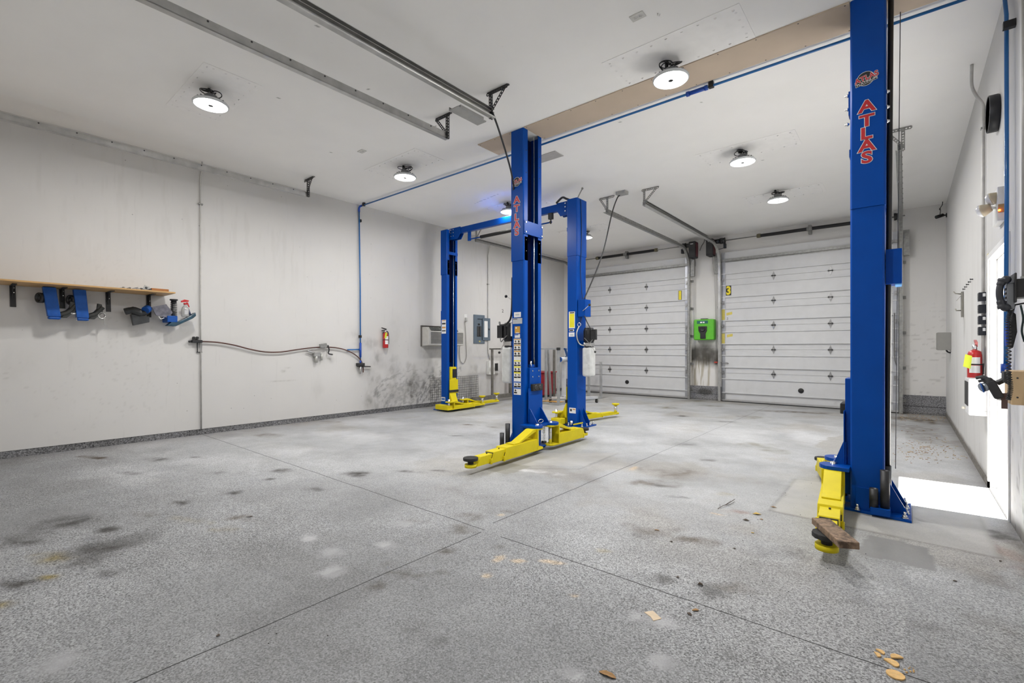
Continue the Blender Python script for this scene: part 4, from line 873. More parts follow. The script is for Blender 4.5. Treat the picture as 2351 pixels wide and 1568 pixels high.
# lettering and stickers
q = MB(); YFc = Y0-.0095
zs = [PY(0+1983, v, Y0).z for v in (233, 266, 295, 323, 350)]
vertical_word(q, -.230, YFc, zs, .124); q.build('lettering', LOGO_M, near, label='red vertical lettering on the near post')
q = MB(); logo(q, (-.238, YFc, PY(1990, 181, Y0).z), (1,0,0), (0,0,1), .112); q.build('badge', LOGO_M, near)
q = MB(); zs = [PY(1187, v, Y0).z for v in (451, 471, 491, 508, 525)]
vertical_word(q, -3.772, YFc, zs, .118); q.build('lettering', LOGO_M, near, label='red vertical lettering on the middle post')
q = MB(); logo(q, (-3.772, YFc, PY(1188, 418, Y0).z), (1,0,0), (0,0,1), .118); q.build('badge', LOGO_M, near)
def sheet(mb, u0, u1, v0, v1, y, m, lift=.0006):
    a, b = PY(u0, v1, y), PY(u1, v0, y); mb.prism([(a.x, y-lift, a.z), (b.x, y-lift, a.z), (b.x, y-lift, b.z), (a.x, y-lift, b.z)], (0, lift*.5, 0), m)
SM = [LABW, LABG, LABO, LABK, LABY, LABB, mat('sticker_orange_line', (.6,.3,.08), .5)]
q = MB(); c6 = lambda a, b: (1160 + a/6.82, 690 + b/6.82)
def srect(a0, a1, b0, b1, m, lift=.0006):
    u0, v0 = c6(a0, b0); u1, v1 = c6(a1, b1); sheet(q, u0, u1, v0, v1, Y0, m, lift)
srect(137, 245, 178, 265, 0); srect(117, 265, 272, 367, 1); srect(149, 232, 402, 513, 2); srect(149, 231, 525, 585, 0); srect(152, 205, 528, 545, 5, .0012); srect(133, 245, 595, 1470, 0)
srect(122, 190, 285, 298, 3, .0012); srect(160, 222, 208, 236, 1, .0012); srect(162, 182, 418, 440, 0, .0012); srect(165, 215, 500, 512, 0, .0012)
for j, (b, hd) in enumerate(((600, 2), (694, 2), (790, 2), (938, 4), (1034, 4), (1125, 4), (1270, 5), (1365, 5))):
    srect(136, 243, b, b+14, hd, .0012); srect(138, 184, b+66, b+86, 3, .0012)
    if j < 7: srect(190, 240, b+66, b+86, 3, .0012)
    rr = random.Random(j)
    for cx in ((160, 214) if j < 7 else (158,)):
        srect(cx-14, cx+12, b+34, b+42, 3, .0012); srect(cx-4+rr.randint(-6,6), cx+6, b+24, b+58, 3, .0012); srect(cx+4, cx+16, b+44, b+52, rr.choice((3, 6)), .0012)
q.build('warning_stickers', SM, near)

# ---- the farther lift: free-standing with an overhead beam
far = thing('two_post_lift', (-5.8, 6.75, 0), 'farther blue two-post lift with an overhead crossbeam between its posts', 'vehicle lift', 'blue two-post lifts')
FY0, FY1 = 6.60, 6.895
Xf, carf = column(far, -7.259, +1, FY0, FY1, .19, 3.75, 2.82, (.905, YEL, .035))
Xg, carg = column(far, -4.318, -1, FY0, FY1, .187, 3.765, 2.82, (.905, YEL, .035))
for (X, yk) in ((Xf, (-.19, .20)), (Xg, (.02, .22))):
    yc = (FY0+FY1)/2
    q = MB(); q.box(X(.034), X(.055), FY0+.02, FY1-.02, .38, .43); q.build('carriage_band', DKSTEEL, far)
    q = MB(); q.box(X(.036), X(.04), yc-.03, yc+.09, .68, .86); q.build('carriage_pad', BLK, far)
    q = MB(); q.prism([(X(.03), FY0+.03, .36), (X(.055), FY0+.03, .36), (X(.15), FY0+.03, .13), (X(.03), FY0+.03, .13)], (0, .16, 0)); q.build('carriage_gusset', YEL, far, bevel=.004)
    q = MB(); q.box(X(yk[0]), X(yk[1]), FY0-.16, FY0-.02, .035, .135); q.build('arm_yoke', YEL, far, bevel=.012); 
    q = MB(); q.box(X(-.02), X(.17), FY0+.06, FY1+.1, .035, .135); q.build('arm_yoke', YEL, far, bevel=.012)
MB().box(Xf(-.19), Xf(-.05), 6.585, 6.60, .02, .07).build('base_cover', BLK, far)
arm(far, (Xf(.165), 6.50), R(92), (.68, .94), .045, .125, .13, 2, 'tall', gus=True, ztop=.215)
arm(far, (Xf(.03), 7.02), R(94), (.62, 1.10), .045, .125, .13, 2, 'tall', gus=True, ztop=.215)
arm(far, (Xg(.07), 7.0), R(80), (.62, 1.02), .045, .125, .13, 2, 'tall', gus=True, ztop=.215)
arm(far, (Xg(.16), 6.52), R(97), (.36, .44), .045, .125, .13, 2, 'none', gus=True, ztop=.235)
# overhead beam
bz0, bz1 = 3.655, 3.775
q = MB(); q.prism([(-7.27, 6.72, bz0), (-7.27, 6.80, bz0), (-7.27, 6.80, bz1), (-7.27, 6.72, bz1)], (2.96, 0, 0)); q.build('crossbeam', BLUE, far, bevel=.004)
for (x0, x1) in ((-7.30, -6.98), (-4.60, -4.30)):
    q = MB()
    for yy in (6.705, 6.80):
        c = (x0 if x0 < -5 else x1); e = (x1 if x0 < -5 else x0)
        q.prism([(c, yy, 3.55), (c+(e-c)*.75, yy, 3.55), (e, yy, 3.66), (e, yy, 3.785), (c, yy, 3.785)], (0, .012, 0))
    q.build('beam_bracket', BLUE, far)
    q = MB(); c = x0+.05 if x0 < -5 else x1-.05
    for zz in (3.62, 3.69, 3.75):
        for dx in (0, .07): MB().cyl((c+(dx if x0 < -5 else -dx), 6.705, zz), (c+(dx if x0 < -5 else -dx), 6.692, zz), .011, n=8).build('beam_bolt', CHROME, far)
# padded shut-off bar under the beam
MB().cyl((-6.78, 6.76, 3.50), (-4.74, 6.76, 3.50), .012, n=10).build('shutoff_bar', BLUE, far)
MB().cyl((-6.45, 6.76, 3.50), (-5.05, 6.76, 3.50), .033, n=14).build('foam_sleeve', RUB, far)
MB().box(-6.80, -6.74, 6.74, 6.78, 3.47, 3.66).build('bar_hanger', BLUE, far)
MB().box(-4.80, -4.72, 6.73, 6.79, 3.55, 3.66).build('limit_switch', BLK, far, bevel=.004)
q = MB(); q.box(-4.77, -4.75, 6.755, 6.765, 3.47, 3.56); q.ball((-4.76, 6.75, 3.50), .022); q.build('switch_lever', BLK, far)
q = MB(); q.bar((-4.14, 6.62, 3.74), (-4.05, 6.64, 3.90), .03, .006); q.ball((-4.047, 6.64, 3.905), .02, n=8); q.build('cable_guide', GALVD, far)
q = MB(); q.tube(smooth_path([(-4.6, 6.7, 3.79), (-4.45, 6.65, 3.84), (-4.36, 6.64, 3.80), (-4.30, 6.66, 3.77)]), .018, 8); q.build('hydraulic_hose', BLK, far)
MB().box(-4.131+.001, -4.118, FY0+.10, FY0+.125, 2.90, 3.76).build('cable_cover', BLUE, far)
MB().tube(smooth_path([(-4.115, 6.70, 3.75), (-4.112, 6.72, 3.2), (-4.118, 6.70, 2.6), (-4.10, 6.71, 2.2), (-4.08, 6.71, 1.95), (-4.11, 6.68, 1.72)], 8), .0055, 6).build('control_wire', BLK, far)
pf = power_unit(far, -3.985, 6.74, +1)
MB().box(-4.12, -3.985, 6.62, 6.80, 1.81, 2.09).build('latch_cover', BLUE, far, bevel=.003)
q = MB(); q.bar((-4.02, 6.61, 1.90), (-3.90, 6.60, 1.985), .008, .008); q.ball((-3.89, 6.60, 1.99), .022, m=1); q.build('latch_lever', [CHROME, BLK], far)
MB().tube(smooth_path([(-3.99, 6.61, 1.82), (-3.95, 6.62, 1.72), (-3.90, 6.64, 1.62), (-3.88, 6.66, 1.58)]), .008, 6).build('control_wire', BLK, far)
q = MB(); q.tube(smooth_path([(-4.09, 6.62, 1.66), (-4.13, 6.60, 1.56), (-4.12, 6.60, 1.45), (-4.08, 6.62, 1.36), (-4.03, 6.66, 1.34)]), .012, 8); q.tube([Vector((-4.09, 6.61, 1.68)) + Vector((.03*math.cos(a), 0, .03*math.sin(a))) for a in [2*math.pi*i/14 for i in range(15)]], .006, 6); q.build('hydraulic_hose', CHROME, far)
q = MB()
for (u0,u1,v0,v1,m,l) in ((1306,1320,715,754,0,.0006),(1307.5,1318.5,720,752,4,.0012),(1308,1318.5,716.5,719.5,3,.0012),(1307,1318,756,761,0,.0006),(1308,1316,757,760,3,.0012),(1306,1319,763,773,0,.0006),(1309,1316,767,771,1,.0012),(1307,1322,937,948,0,.0006),(1315,1321,939,941,6,.0012),(1309,1313,939,944,3,.0012)):
    sheet(q, u0, u1, v0, v1, FY0, m, l)
q.build('warning_stickers', SM, far)
q = MB()
for (u0,u1,v0,v1,m,l) in ((1014,1024,734,766,0,.0006),(1015,1023,741,745,3,.0012),(1015,1023,750,754,6,.0012),(1015,1023,758,761,3,.0012),(1015,1023,735,737,6,.0012),(1012.8,1022,912,920,0,.0006),(1014,1021,914,918,5,.0012)):
    sheet(q, u0, u1, v0, v1, FY0, m, l)
q.build('warning_stickers', SM, far)
MB().box(-7.50, -7.45, 6.64, 6.80, 1.80, 2.08).build('latch_cover', BLUE, far, bevel=.003)
MB().ball((-7.50, 6.68, 1.74), .05, sz=(.6,.6,2.6)).build('latch_cover', mat('faded_teal_cover', (.12,.25,.25), .5), far)
q = MB(); q.bar((-4.15, 6.53, .05), (-4.00, 6.57, .09), .03, .02); q.build('pedal', YEL, far)
MB().cyl((-4.22, 6.585, .03), (-4.22, 6.585, .10), .026, n=12).build('adapter_tube', CHROME, far)

# ---- plank resting on the near post's arm pad
q = MB(); c = Vector((-.325, 3.385, .1925)); u = Vector((.164, -.311, -.004)).normalized(); v = Vector((u.y*-1, u.x, 0)).normalized()
q.obox(c, u*.185, v*.052, Vector((0,0,.020)))
WOOD = mat('weathered_plank', (0.23, 0.155, 0.10), 0.8, var=0.45, scale=24, bump=.6, dirt=((.05,.032,.022), 15, .50, .85))
tag(q.build('wood_plank', WOOD, bevel=.004), 'short worn brown plank resting on the nearest yellow arm pad', 'plank')
# ------------------------------------------------------------------ ceiling lamps
LENS = bpy.data.materials.new('led_lens'); LENS.use_nodes = True
_b = LENS.node_tree.nodes['Principled BSDF']; _b.inputs['Base Color'].default_value = (.9, .9, .9, 1); _b.inputs['Emission Color'].default_value = (1, .985, .96, 1); _b.inputs['Emission Strength'].default_value = 9.0
RIM = mat('clear_rim', (.62, .64, .66), .25, coat=.4, var=.03)
def lamp_light(x, y, z, parent):
    l = bpy.data.lights.new('led_light', 'AREA'); l.shape = 'DISK'; l.size = .26; l.energy = LAMP_W; l.color = LAMP_COL
    o = bpy.data.objects.new('led_light', l); COL.objects.link(o); o.parent = parent; o.location = (0, 0, -.21); return o
def make_lamp(x, y, label, coil):
    t = thing('high_bay_lamp', (x, y, CZ), label, 'ceiling lamp', 'round ceiling lamps')
    o = Vector((x, y, CZ))
    q = MB(); q.lathe([(0, -.200), (.10, -.199), (.150, -.194), (.156, -.186), (.156, -.176), (0, -.176)], o, n=40); q.build('lens', LENS, t)
    q = MB(); q.lathe([(.156, -.197), (.166, -.192), (.168, -.178), (.160, -.168), (.10, -.160), (.156, -.174), (.156, -.197)], o, n=40, caps=False)
    for i in range(40): a = 2*math.pi*i/40; q.obox(o + Vector((.161*math.cos(a), .158*math.sin(a), -.189)), (.004*math.cos(a), .004*math.sin(a), 0), (-.004*math.sin(a), .004*math.cos(a), 0), (0,0,.005))
    q.build('rim', RIM, t)
    q = MB(); q.lathe([(0, -.165), (.150, -.168), (.135, -.155), (.070, -.148), (.062, -.140), (.062, -.095), (.050, -.088), (0, -.088)], o, n=28)
    for i in range(18): a = 2*math.pi*i/18; q.obox(o + Vector((.10*math.cos(a), .10*math.sin(a), -.150)), (.036*math.cos(a), .036*math.sin(a), 0), (-.0015*math.sin(a), .0015*math.cos(a), 0), (0,0,.011))
    q.build('heat_sink', mat('lamp_housing', (.22, .225, .23), .45, metal=.3), t)
    q = MB(); q.lathe([(0, -.203), (.022, -.202), (.026, -.197), (.026, -.19)], o, n=16); q.build('sensor', DKSTEEL, t)
    q = MB(); q.tube([o + Vector((0, .018*math.cos(a), -.085+.018*math.sin(a)+.012)) for a in [2*math.pi*i/14 for i in range(15)]], .005, 6); q.tube([o+Vector((0,0,-.055)), o+Vector((0,0,0))], .005, 6); q.build('hook', CHROME, t)
    q = MB(); rr = random.Random(coil)
    for i in range(4 if coil < 2 else 5):
        a0 = rr.uniform(0, 6.28); cx, cy = .05*math.cos(a0), .05*math.sin(a0); r_ = rr.uniform(.04, .065); tl = rr.uniform(.1, .5)
        q.tube([o + Vector((cx + r_*math.cos(a), cy + r_*math.sin(a), -.062 + tl*.05*math.sin(a+a0) + .004*i)) for a in [2*math.pi*k/20 for k in range(21)]], .005, 6)
    q.tube(smooth_path([o+Vector((.03, .02, -.09)), o+Vector((.05, .03, -.07)), o+Vector((.01, .04, -.05)), o+Vector((-.035, .0, -.06))], 5), .005, 6)
    q.build('lead', BLK, t)
    q = MB(); q.cyl(o + Vector((-.04, 0, 0)), o + Vector((-.04, 0, -.055)), .019, .016, n=12); q.build('plug', BLK, t)
    lamp_light(x, y, CZ, t)
    return t
LL = ['round LED lamp on the ceiling above the wooden wall shelf, with a loop of cable', 'round LED lamp under the ceiling patch above the air hose, cable coiled beside it', 'round LED lamp above the overhead beam of the farther lift, mostly behind the middle post',
      'small bright LED lamp seen just past the edge of the farther lift post', 'round LED lamp overhead above the camera, out past the frame edge', 'largest round LED lamp, hanging beside the tan ceiling strip', 'round LED lamp halfway to the door numbered 3, cable in bows', 'farthest round LED lamp in front of the door numbered 3']
base_lamp = None
for i, (lx, ly) in enumerate(LAMPS):
    if i == 4: continue
    _p = FL(*LENS_AT[i], CZ-.194); make_lamp(_p.x, _p.y, LL[i], i)
# the lamp over the camera is outside the frame: only its light and body
make_lamp(LAMPS[4][0], LAMPS[4][1], LL[4], 4)

# ------------------------------------------------------------------ wall shelf and what hangs below it
OAK = mat('varnished_pine', (0.50, 0.30, 0.115), 0.5, var=0.12, scale=5, coat=.1)
t = thing('wall_shelf', (XL, 1.0, 2.03), 'long pine board shelf on black brackets along the white wall', 'shelf')
MB().box(XL+.012, XL+.54, YF+.2, 1.965, 2.032, 2.051).build('board', OAK, t, bevel=.002)
for (yy, zz) in ((.482, 1.78), (.905, 1.79), (1.349, 1.775), (1.783, 1.725)):
    q = MB(); x = XL+.012
    q.prism([(x, yy-.025, 2.03), (x+.012, yy-.025, 2.03), (x+.012, yy-.018, zz), (x, yy-.018, zz)], (0, .05, 0)); q.box(x, x+.30, yy-.02, yy+.02, 2.024, 2.032); q.prism([(x+.01, yy-.005, 1.86), (x+.03, yy-.005, 1.93), (x+.12, yy-.005, 2.024), (x+.01, yy-.005, 2.024)], (0,.010,0))
    q.build('bracket', BLK, t)
    q = MB()
    for z in (2.005, 1.95): q.cyl((x+.012, yy+.012, z), (x+.015, yy+.012, z), .006, n=8)
    q.build('bracket_screw', CHROME, t)
# loose hardware on the shelf: every piece its own
rr = random.Random(3)
HW = mat('loose_steel_hardware', (.25,.25,.26), .35, metal=.85, var=.4); 
names = ['long bolt', 'hex nut', 'flat bracket', 'short pin', 'spring clip']
for i in range(16):
    yy = 1.42 + .42*i/16 + rr.uniform(-.01,.01); x = XL + .40 + rr.uniform(-.06, .10); a = rr.uniform(0, 3.14); L = rr.uniform(.03, .07); z = 2.051
    q = MB(); d = Vector((math.cos(a), math.sin(a), rr.uniform(0,.35)))*L*.5; c = Vector((x, yy, z+.008+abs(d.z)))
    q.bar(c-d, c+d, .014, .012 if i % 3 else .006)
    if i % 3 == 0: q.cyl(c+d*.8-Vector((0,0,.006)), c+d*.8+Vector((0,0,.008)), .013, n=6)
    o = q.build('steel_fastener', HW if i % 4 else GALV)
    tag(o, 'small steel fastener lying in the jumble of hardware on the pine shelf', 'hardware', 'loose hardware on the shelf')
q = MB(); c = Vector((XL+.44, 1.665, 2.086)); q.obox(c, (0,.028,-.012), (.004,0,0), (0,.012,.026)); q.obox(c, (0,.012,-.006), (.005,0,0), (0,.006,.012), m=1)
tag(q.build('square_plate', [GALV, DKSTEEL]), 'square holed steel plate standing up out of the shelf hardware', 'hardware')
q = MB(); q.box(XL+.36, XL+.50, 1.71, 1.90, 2.051, 2.085)
tag(q.build('wood_block', mat('orange_brown_wood', (.34,.13,.03), .5, var=.15, scale=14), bevel=.004), 'orange brown wooden block lying at the end of the pine shelf', 'wood block')

def frame_arm(u0, v0, tilt, label, claw):
    """blue square-tube adapter hung on the wall, flange wheel behind it, claw at its foot"""
    p = PX(u0, v0, XL+.22); t = thing('wall_adapter', (XL+.012, p.y, p.z-.37), label, 'lift adapter', 'blue adapters hung below the shelf')
    x = XL+.20; y0 = p.y; z0 = p.z; s = tilt
    q = MB(); q.prism([(x-.05, y0, z0), (x+.05, y0, z0-.002), (x+.05, y0+.115, z0-.002), (x-.05, y0+.115, z0)], (.0, s, -.35)); q.build('tube', BLUE2, t, bevel=.006)
    q = MB(); q.prism([(x-.05, y0+s, z0-.35), (x+.05, y0+s, z0-.35), (x+.045, y0+s+.115, z0-.35), (x-.05, y0+s+.115, z0-.35)], (0, .004, -.035)); q.build('foot', BLUE2, t, bevel=.02)
    q = MB(); c = Vector((x-.04, y0-.01, z0-.13)); q.lathe([(.045,-.02),(.062,-.02),(.062,.02),(.045,.02),(.045,-.02)], c, (.45,-.85,0), n=20, caps=False)
    for i in range(5): a = 2*math.pi*i/5; q.bar(c, c+Vector((.03*math.cos(a), .02*math.cos(a), .055*math.sin(a))), .012, .02)
    q.cyl((XL+.012, c.y, c.z), c, .018, n=10); q.build('flange_wheel', DKSTEEL, t)
    q = MB(); a, b = claw
    q.tube(smooth_path([(x, y0+s+.10, z0-.33), (x+.01, y0+s+.17, z0-.30), (x+.01, y0+s+.22, z0-.24), (x+.01, y0+s+.25, z0-.20)], 6), [.034]*6+[.032]*6+[.03]*6+[.024], 10); q.prism([(x-.03, y0+s+.12, z0-.36), (x-.03, y0+s+.17, z0-.36), (x-.03, y0+s+.25, z0-.27), (x-.03, y0+s+.24, z0-.17), (x-.03, y0+s+.20, z0-.16), (x-.03, y0+s+.19, z0-.26)], (.06,0,0)); q.build('claw', mat('dark_grease_steel', (.05,.052,.05), .5, metal=.3, var=.3), t)
    q = MB(); q.tube([Vector((x+.02, y0+s+a+.035*math.cos(k), z0-b+.04*math.sin(k))) for k in [2*math.pi*i/16 for i in range(17)]], .012, 6)
    q.bar((x+.02, y0+s+a+.02, z0-b-.02), (x+.02, y0+s+a+.03, z0-b-.12), .012, .006); q.build('clip_ring', GALV, t)
    return t
frame_arm(97, 658, .045, 'blue square-tube adapter hanging under the shelf, nearer the picture edge', (.23, .27))
frame_arm(168, 664, .03, 'blue square-tube adapter hanging under the shelf, beside the third bracket', (.24, .31))
# dark bracket, plastic sheet, coil spring, teal tray, spray bottle
x = XL+.15
q = MB(); p = LW(312, 722, .15); q.tube(smooth_path([(x, p.y-.12, p.z+.03), (x+.02, p.y-.04, p.z+.05), (x+.02, p.y+.06, p.z+.02), (x, p.y+.14, p.z+.06)], 5), [.045]*5+[.055]*5+[.04]*5+[.03], 8); q.prism([(x-.04, p.y-.06, p.z), (x-.04, p.y+.14, p.z-.02), (x-.04, p.y+.14, p.z-.10), (x-.04, p.y-.03, p.z-.15)], (.08,0,0)); q.cyl((x+.06, p.y+.09, p.z+.06), (x+.02, p.y+.13, p.z+.09), .05, n=14, m=1); q.cyl((XL+.012, p.y, p.z), (x, p.y, p.z), .015, n=8)
tag(q.build('tool_bracket', [mat('dark_grease_steel2', (.03,.033,.036), .45, var=.3), BLUE2], bevel=.004), 'dark greasy tool bracket on the wall under the last shelf bracket', 'tool bracket')
q = MB(); p = LW(370, 713, .2); xx = XL+.19
q.prism([(xx, p.y-.11, p.z+.04), (xx+.02, p.y+.05, p.z+.09), (xx+.03, p.y+.12, p.z-.02), (xx+.02, p.y+.08, p.z-.10), (xx, p.y-.06, p.z-.07)], (.03,0,0)); q.cyl((XL+.012, p.y, p.z), (xx, p.y, p.z), .012, n=8)
q.tube([(xx+.02, p.y-.03, p.z-.08), (xx+.03, p.y-.01, p.z-.12), (xx+.03, p.y+.03, p.z-.10)], .007, 6, m=1)
tag(q.build('smoky_tray', [mat('smoky_plastic', (.22,.22,.27), .3, var=.3, scale=20, coat=.3), PAPER], bevel=.008), 'smoky grey plastic piece hung between shelf bracket and coil spring', 'plastic part')
t = thing('wall_tray', (XL+.012, 2.08, 1.60), 'teal and blue wall tray holding the coil spring and spray bottle', 'tray')
q = MB(); a, b, c_, d_ = LW(381,748,.2), LW(444,722,.2), LW(395,722,.2), LW(430,738,.2); xx = XL+.13
q.prism([(xx, a.y, a.z), (xx, a.y+.10, a.z-.005), (xx, b.y-.02, b.z-.06), (xx, b.y+.02, b.z-.02), (xx, b.y+.01, b.z+.03), (xx, b.y-.04, b.z-.015), (xx, a.y+.15, a.z+.07), (xx, a.y+.05, a.z+.05)], (.13,0,0)); q.build('shell', mat('teal_plastic', (.008,.05,.085), .4, coat=.2, var=.3, scale=20), t, bevel=.008)
q = MB(); q.box(xx-.115, xx+.135, c_.y-.07, c_.y+.05, a.z+.05, a.z+.14); q.build('cup', BLUE2, t, bevel=.01)
q = MB(); q.tube([(xx+.02, b.y-.02, b.z-.02), (xx+.02, b.y-.05, b.z+.08)], .012, 8); q.build('handle', mat('navy_plastic', (.02,.03,.1), .5), t)
q = MB(); p0 = LW(399,722,.2); p1 = LW(399,687,.2); xx = XL+.2
q.tube(helix((xx, p0.y, p0.z-.02), (xx, p0.y, p1.z-.045), .034, 8, 12), .0065, 6); q.cyl((xx, p0.y, p0.z-.03), (xx, p0.y, p1.z-.03), .016, n=10, m=1); q.lathe([(0,-.055),(.034,-.055),(.034,-.02),(.048,-.018),(.048,.0),(0,.0)], (xx, p0.y, p1.z), n=18)
tag(q.build('coil_spring', [BLK, GALV]), 'black coil spring strut standing in the teal wall tray', 'spring')
t = thing('spray_bottle', (XL+.2, LW(426,727,.2).y, LW(426,727,.2).z), 'clear spray bottle with red trigger head in the teal tray', 'spray bottle')
p = LW(425,727,.2); o = Vector((XL+.2, p.y, p.z))
CLEAR = mat('clear_bottle', (.75,.75,.74), .15, var=.03, trans=.6, spec=.5)
q = MB(); q.lathe([(0,0),(.044,0),(.048,.01),(.048,.10),(.040,.125),(.018,.155),(.016,.175),(0,.175)], o, n=20); q.build('bottle', CLEAR, t)
q = MB(); q.lathe([(.0,.172),(.02,.172),(.02,.195),(0,.195)], o, n=14); q.prism([o+Vector((-.012,-.05,.20)), o+Vector((-.012,.04,.215)), o+Vector((-.012,.045,.235)), o+Vector((-.012,-.01,.245)), o+Vector((-.012,-.05,.225))], (.024,0,0)); q.prism([o+Vector((-.008,.01,.205)), o+Vector((-.008,.035,.205)), o+Vector((-.008,.055,.14)), o+Vector((-.008,.045,.135))], (.016,0,0)); q.build('trigger_head', RED, t, bevel=.003)
q = MB(); q.box(o.x+.046, o.x+.049, o.y-.02, o.y+.02, o.z+.03, o.z+.09); q.build('bottle_label', [mat('grey_print', (.5,.5,.52), .5)], t)

# ------------------------------------------------------------------ conduits and air line on the side wall
q = MB(); x = XL+.03
q.tube(smooth_path([(XL+.10, 2.41, CZ-.002), (XL+.10, 2.41, CZ-.09), (XL+.05, 2.41, 3.88), (x, 2.41, 3.80), (x, 2.41, 3.70)], 6) + [(x, 2.41, 2.0), (x, 2.42, .09)], .0095, 10)
t = tag(q.build('conduit', CONDUIT), 'grey vertical conduit running full height of the white side wall beside the shelf', 'conduit')
q = MB(); q.box(XL+.012, XL+.045, 2.38, 2.44, 3.435, 3.455); q.build('strap', GALVD, t)
q = MB(); p = LW(1122, 560, .03); y_ = 8.72
q.tube(smooth_path([(XL+.10, y_, CZ-.15), (XL+.06, y_, 3.75), (x, y_, 3.62), (x, y_, 3.5)], 6) + [(x, y_, 2.0), (x, y_, 1.2), (x+.01, y_+.06, 1.0)], .0125, 10)
t = tag(q.build('conduit', CONDUIT), 'grey conduit dropping past the breaker panel to the small white box', 'conduit')
MB().box(XL+.012, XL+.046, y_-.03, y_+.03, 2.9, 2.92).build('strap', GALVD, t)

t = thing('air_pipe', (XL+.05, 5.09, 1.0), 'blue compressed-air pipe running down the wall and across the ceiling', 'air pipe')
ax, ay, az = XL+.05, 5.085, CZ-.045
q = MB(); q.tube([(ax, ay, .98), (ax, ay-.005, 2.5), (ax, ay-.03, az-.05)], .0125, 10); q.build('wall_drop', AIRB, t)
q = MB(); q.tube([(ax+.05, ay-.03, az), (-3.95, ay, az), (-1.52, ay-.01, az), (.52, ay, az)], .0125, 10); q.build('ceiling_run', AIRB, t)
q = MB(); q.tube([(ax, ay-.03, az-.10), (ax, ay-.03, az-.03), (ax+.03, ay-.03, az), (ax+.10, ay-.03, az)], .019, 10); q.build('fitting', mat('blue_fitting', (.008,.07,.42), .4), t)
q = MB(); q.tube([(-1.78, ay-.008, az), (-1.60, ay-.008, az)], .022, 12); q.tube([(-1.80, ay-.008, az), (-1.77, ay-.008, az)], .027, 12); q.tube([(-1.61, ay-.008, az), (-1.58, ay-.008, az)], .027, 12); q.build('fitting', MATS['blue_fitting'], t)
q = MB(); q.tube([(ax, ay, 1.12), (ax, ay, 1.40)], .02, 10); q.tube([(ax, ay-.03, 1.27), (ax, ay, 1.27)], .018, 10); q.build('fitting', MATS['blue_fitting'], t)
MB().tube([(ax, ay, 1.0), (ax, ay, 1.06)], .017, 10).build('fitting', MATS['blue_fitting'], t)
MB().tube([(ax, ay-.03, 1.27), (ax, ay-.28, 1.265)], .0125, 10).build('stub', AIRB, t)
for (cx, cy, cz, wl_) in ((ax+.16, ay-.03, az, 0), (-1.545, ay-.01, az, 0), (ax, ay, 3.75, 1), (ax, ay, 1.52, 1)):
    q = MB()
    if wl_: q.box(XL+.012, ax+.016, cy-.02, cy+.02, cz-.025, cz+.025)
    else: q.box(cx-.025, cx+.025, cy-.022, cy+.022, cz-.02, CZ-.001)
    q.build('pipe_clip', BLK, t, bevel=.004)
MB().tube([(.52, ay, az), (.555, ay-.02, az-.01), (.562, ay-.06, az-.05), (.562, 4.90, 3.7), (.562, 4.885, 2.4), (.560, 4.92, 1.16)], .0125, 10).build('wall_drop', AIRB, t)
q = MB(); q.box(.535, XR-.001, 4.80, 4.84, 3.56, 3.61); q.build('pipe_clip', BLK, t)
q = MB(); q.tube([(.56, 4.92, 1.11), (.56, 4.92, 1.18)], .026, 12); q.build('fitting', MATS['blue_fitting'], t)

# brown hose drooping along the wall with its hangers
pts = [(462,784),(500,786),(540,793),(575,802),(610,808),(645,808),(680,803),(720,798),(755,797),(785,801),(810,811),(826,824),(833,838),(834,855)]
q = MB(); q.tube(smooth_path([LW(u, v, .055) for (u, v) in pts], 6), .0105, 8)
tag(q.build('air_hose', HOSE), 'thin brown rubber air hose looped along the white wall between two fittings', 'hose')
def hanger(y, z, label):
    t = thing('hose_hanger', (XL+.012, y, z-.2), label, 'hose hanger')
    q = MB(); q.box(XL+.012, XL+.09, y-.10, y+.03, z-.02, z+.02); q.cyl((XL+.05, y-.14, z-.005), (XL+.05, y-.09, z), .015, n=10); q.build('valve_body', BLK, t, bevel=.005)
    q = MB(); q.box(XL+.03, XL+.06, y-.085, y-.06, z+.02, z+.07); q.box(XL+.03, XL+.06, y-.04, y-.015, z+.02, z+.07); q.box(XL+.03, XL+.07, y-.09, y-.01, z+.045, z+.06); q.build('clamp', BLK, t)
    q = MB()
    for yy in (y-.02, y+.03): q.bar((XL+.03, yy, z), (XL+.03, yy, z-.16), .012, .012)
    q.bar((XL+.03, y-.03, z-.16), (XL+.03, y+.04, z-.16), .012, .012); q.build('hook_frame', BLK, t)
hanger(2.39, 1.395, 'black hose hanger and valve beside the grey conduit')
t = thing('air_tool', (XL+.012, 4.3, 1.05), 'grey metal air tool hooked on the brown hose midway along the wall', 'air tool')
a = LW(705, 805, .06); b = LW(726, 812, .06); c = LW(736, 795, .06)
q = MB(); q.tube([a, b], .018, 10); q.box(XL+.012, XL+.09, b.y-.05, b.y+.07, b.z-.05, b.z+.03); q.build('body', GALV, t, bevel=.006)
q = MB(); q.cyl(b+Vector((0,0,-.02)), b+Vector((0,0,-.16)), .030, .026, n=14); q.cyl(b+Vector((0,.10,.0)), b+Vector((0,.10,-.12)), .018, n=10); q.build('cup', mat('pale_grey_metal', (.5,.5,.47), .4, metal=.5), t)
q = MB(); q.prism([c+Vector((0,-.03,.04)), c+Vector((0,.10,.06)), c+Vector((0,.12,.0)), c+Vector((0,.08,-.03)), c+Vector((0,-.02,-.02))], (.03,0,0)); q.build('hook', GALVD, t, bevel=.004)
q = MB(); q.tube(smooth_path([c+Vector((.02,.13,.02)), c+Vector((.02,.15,-.06)), c+Vector((.02,.14,-.13)), c+Vector((.02,.22,-.15))], 4), .012, 8); q.build('crank', DKSTEEL, t)
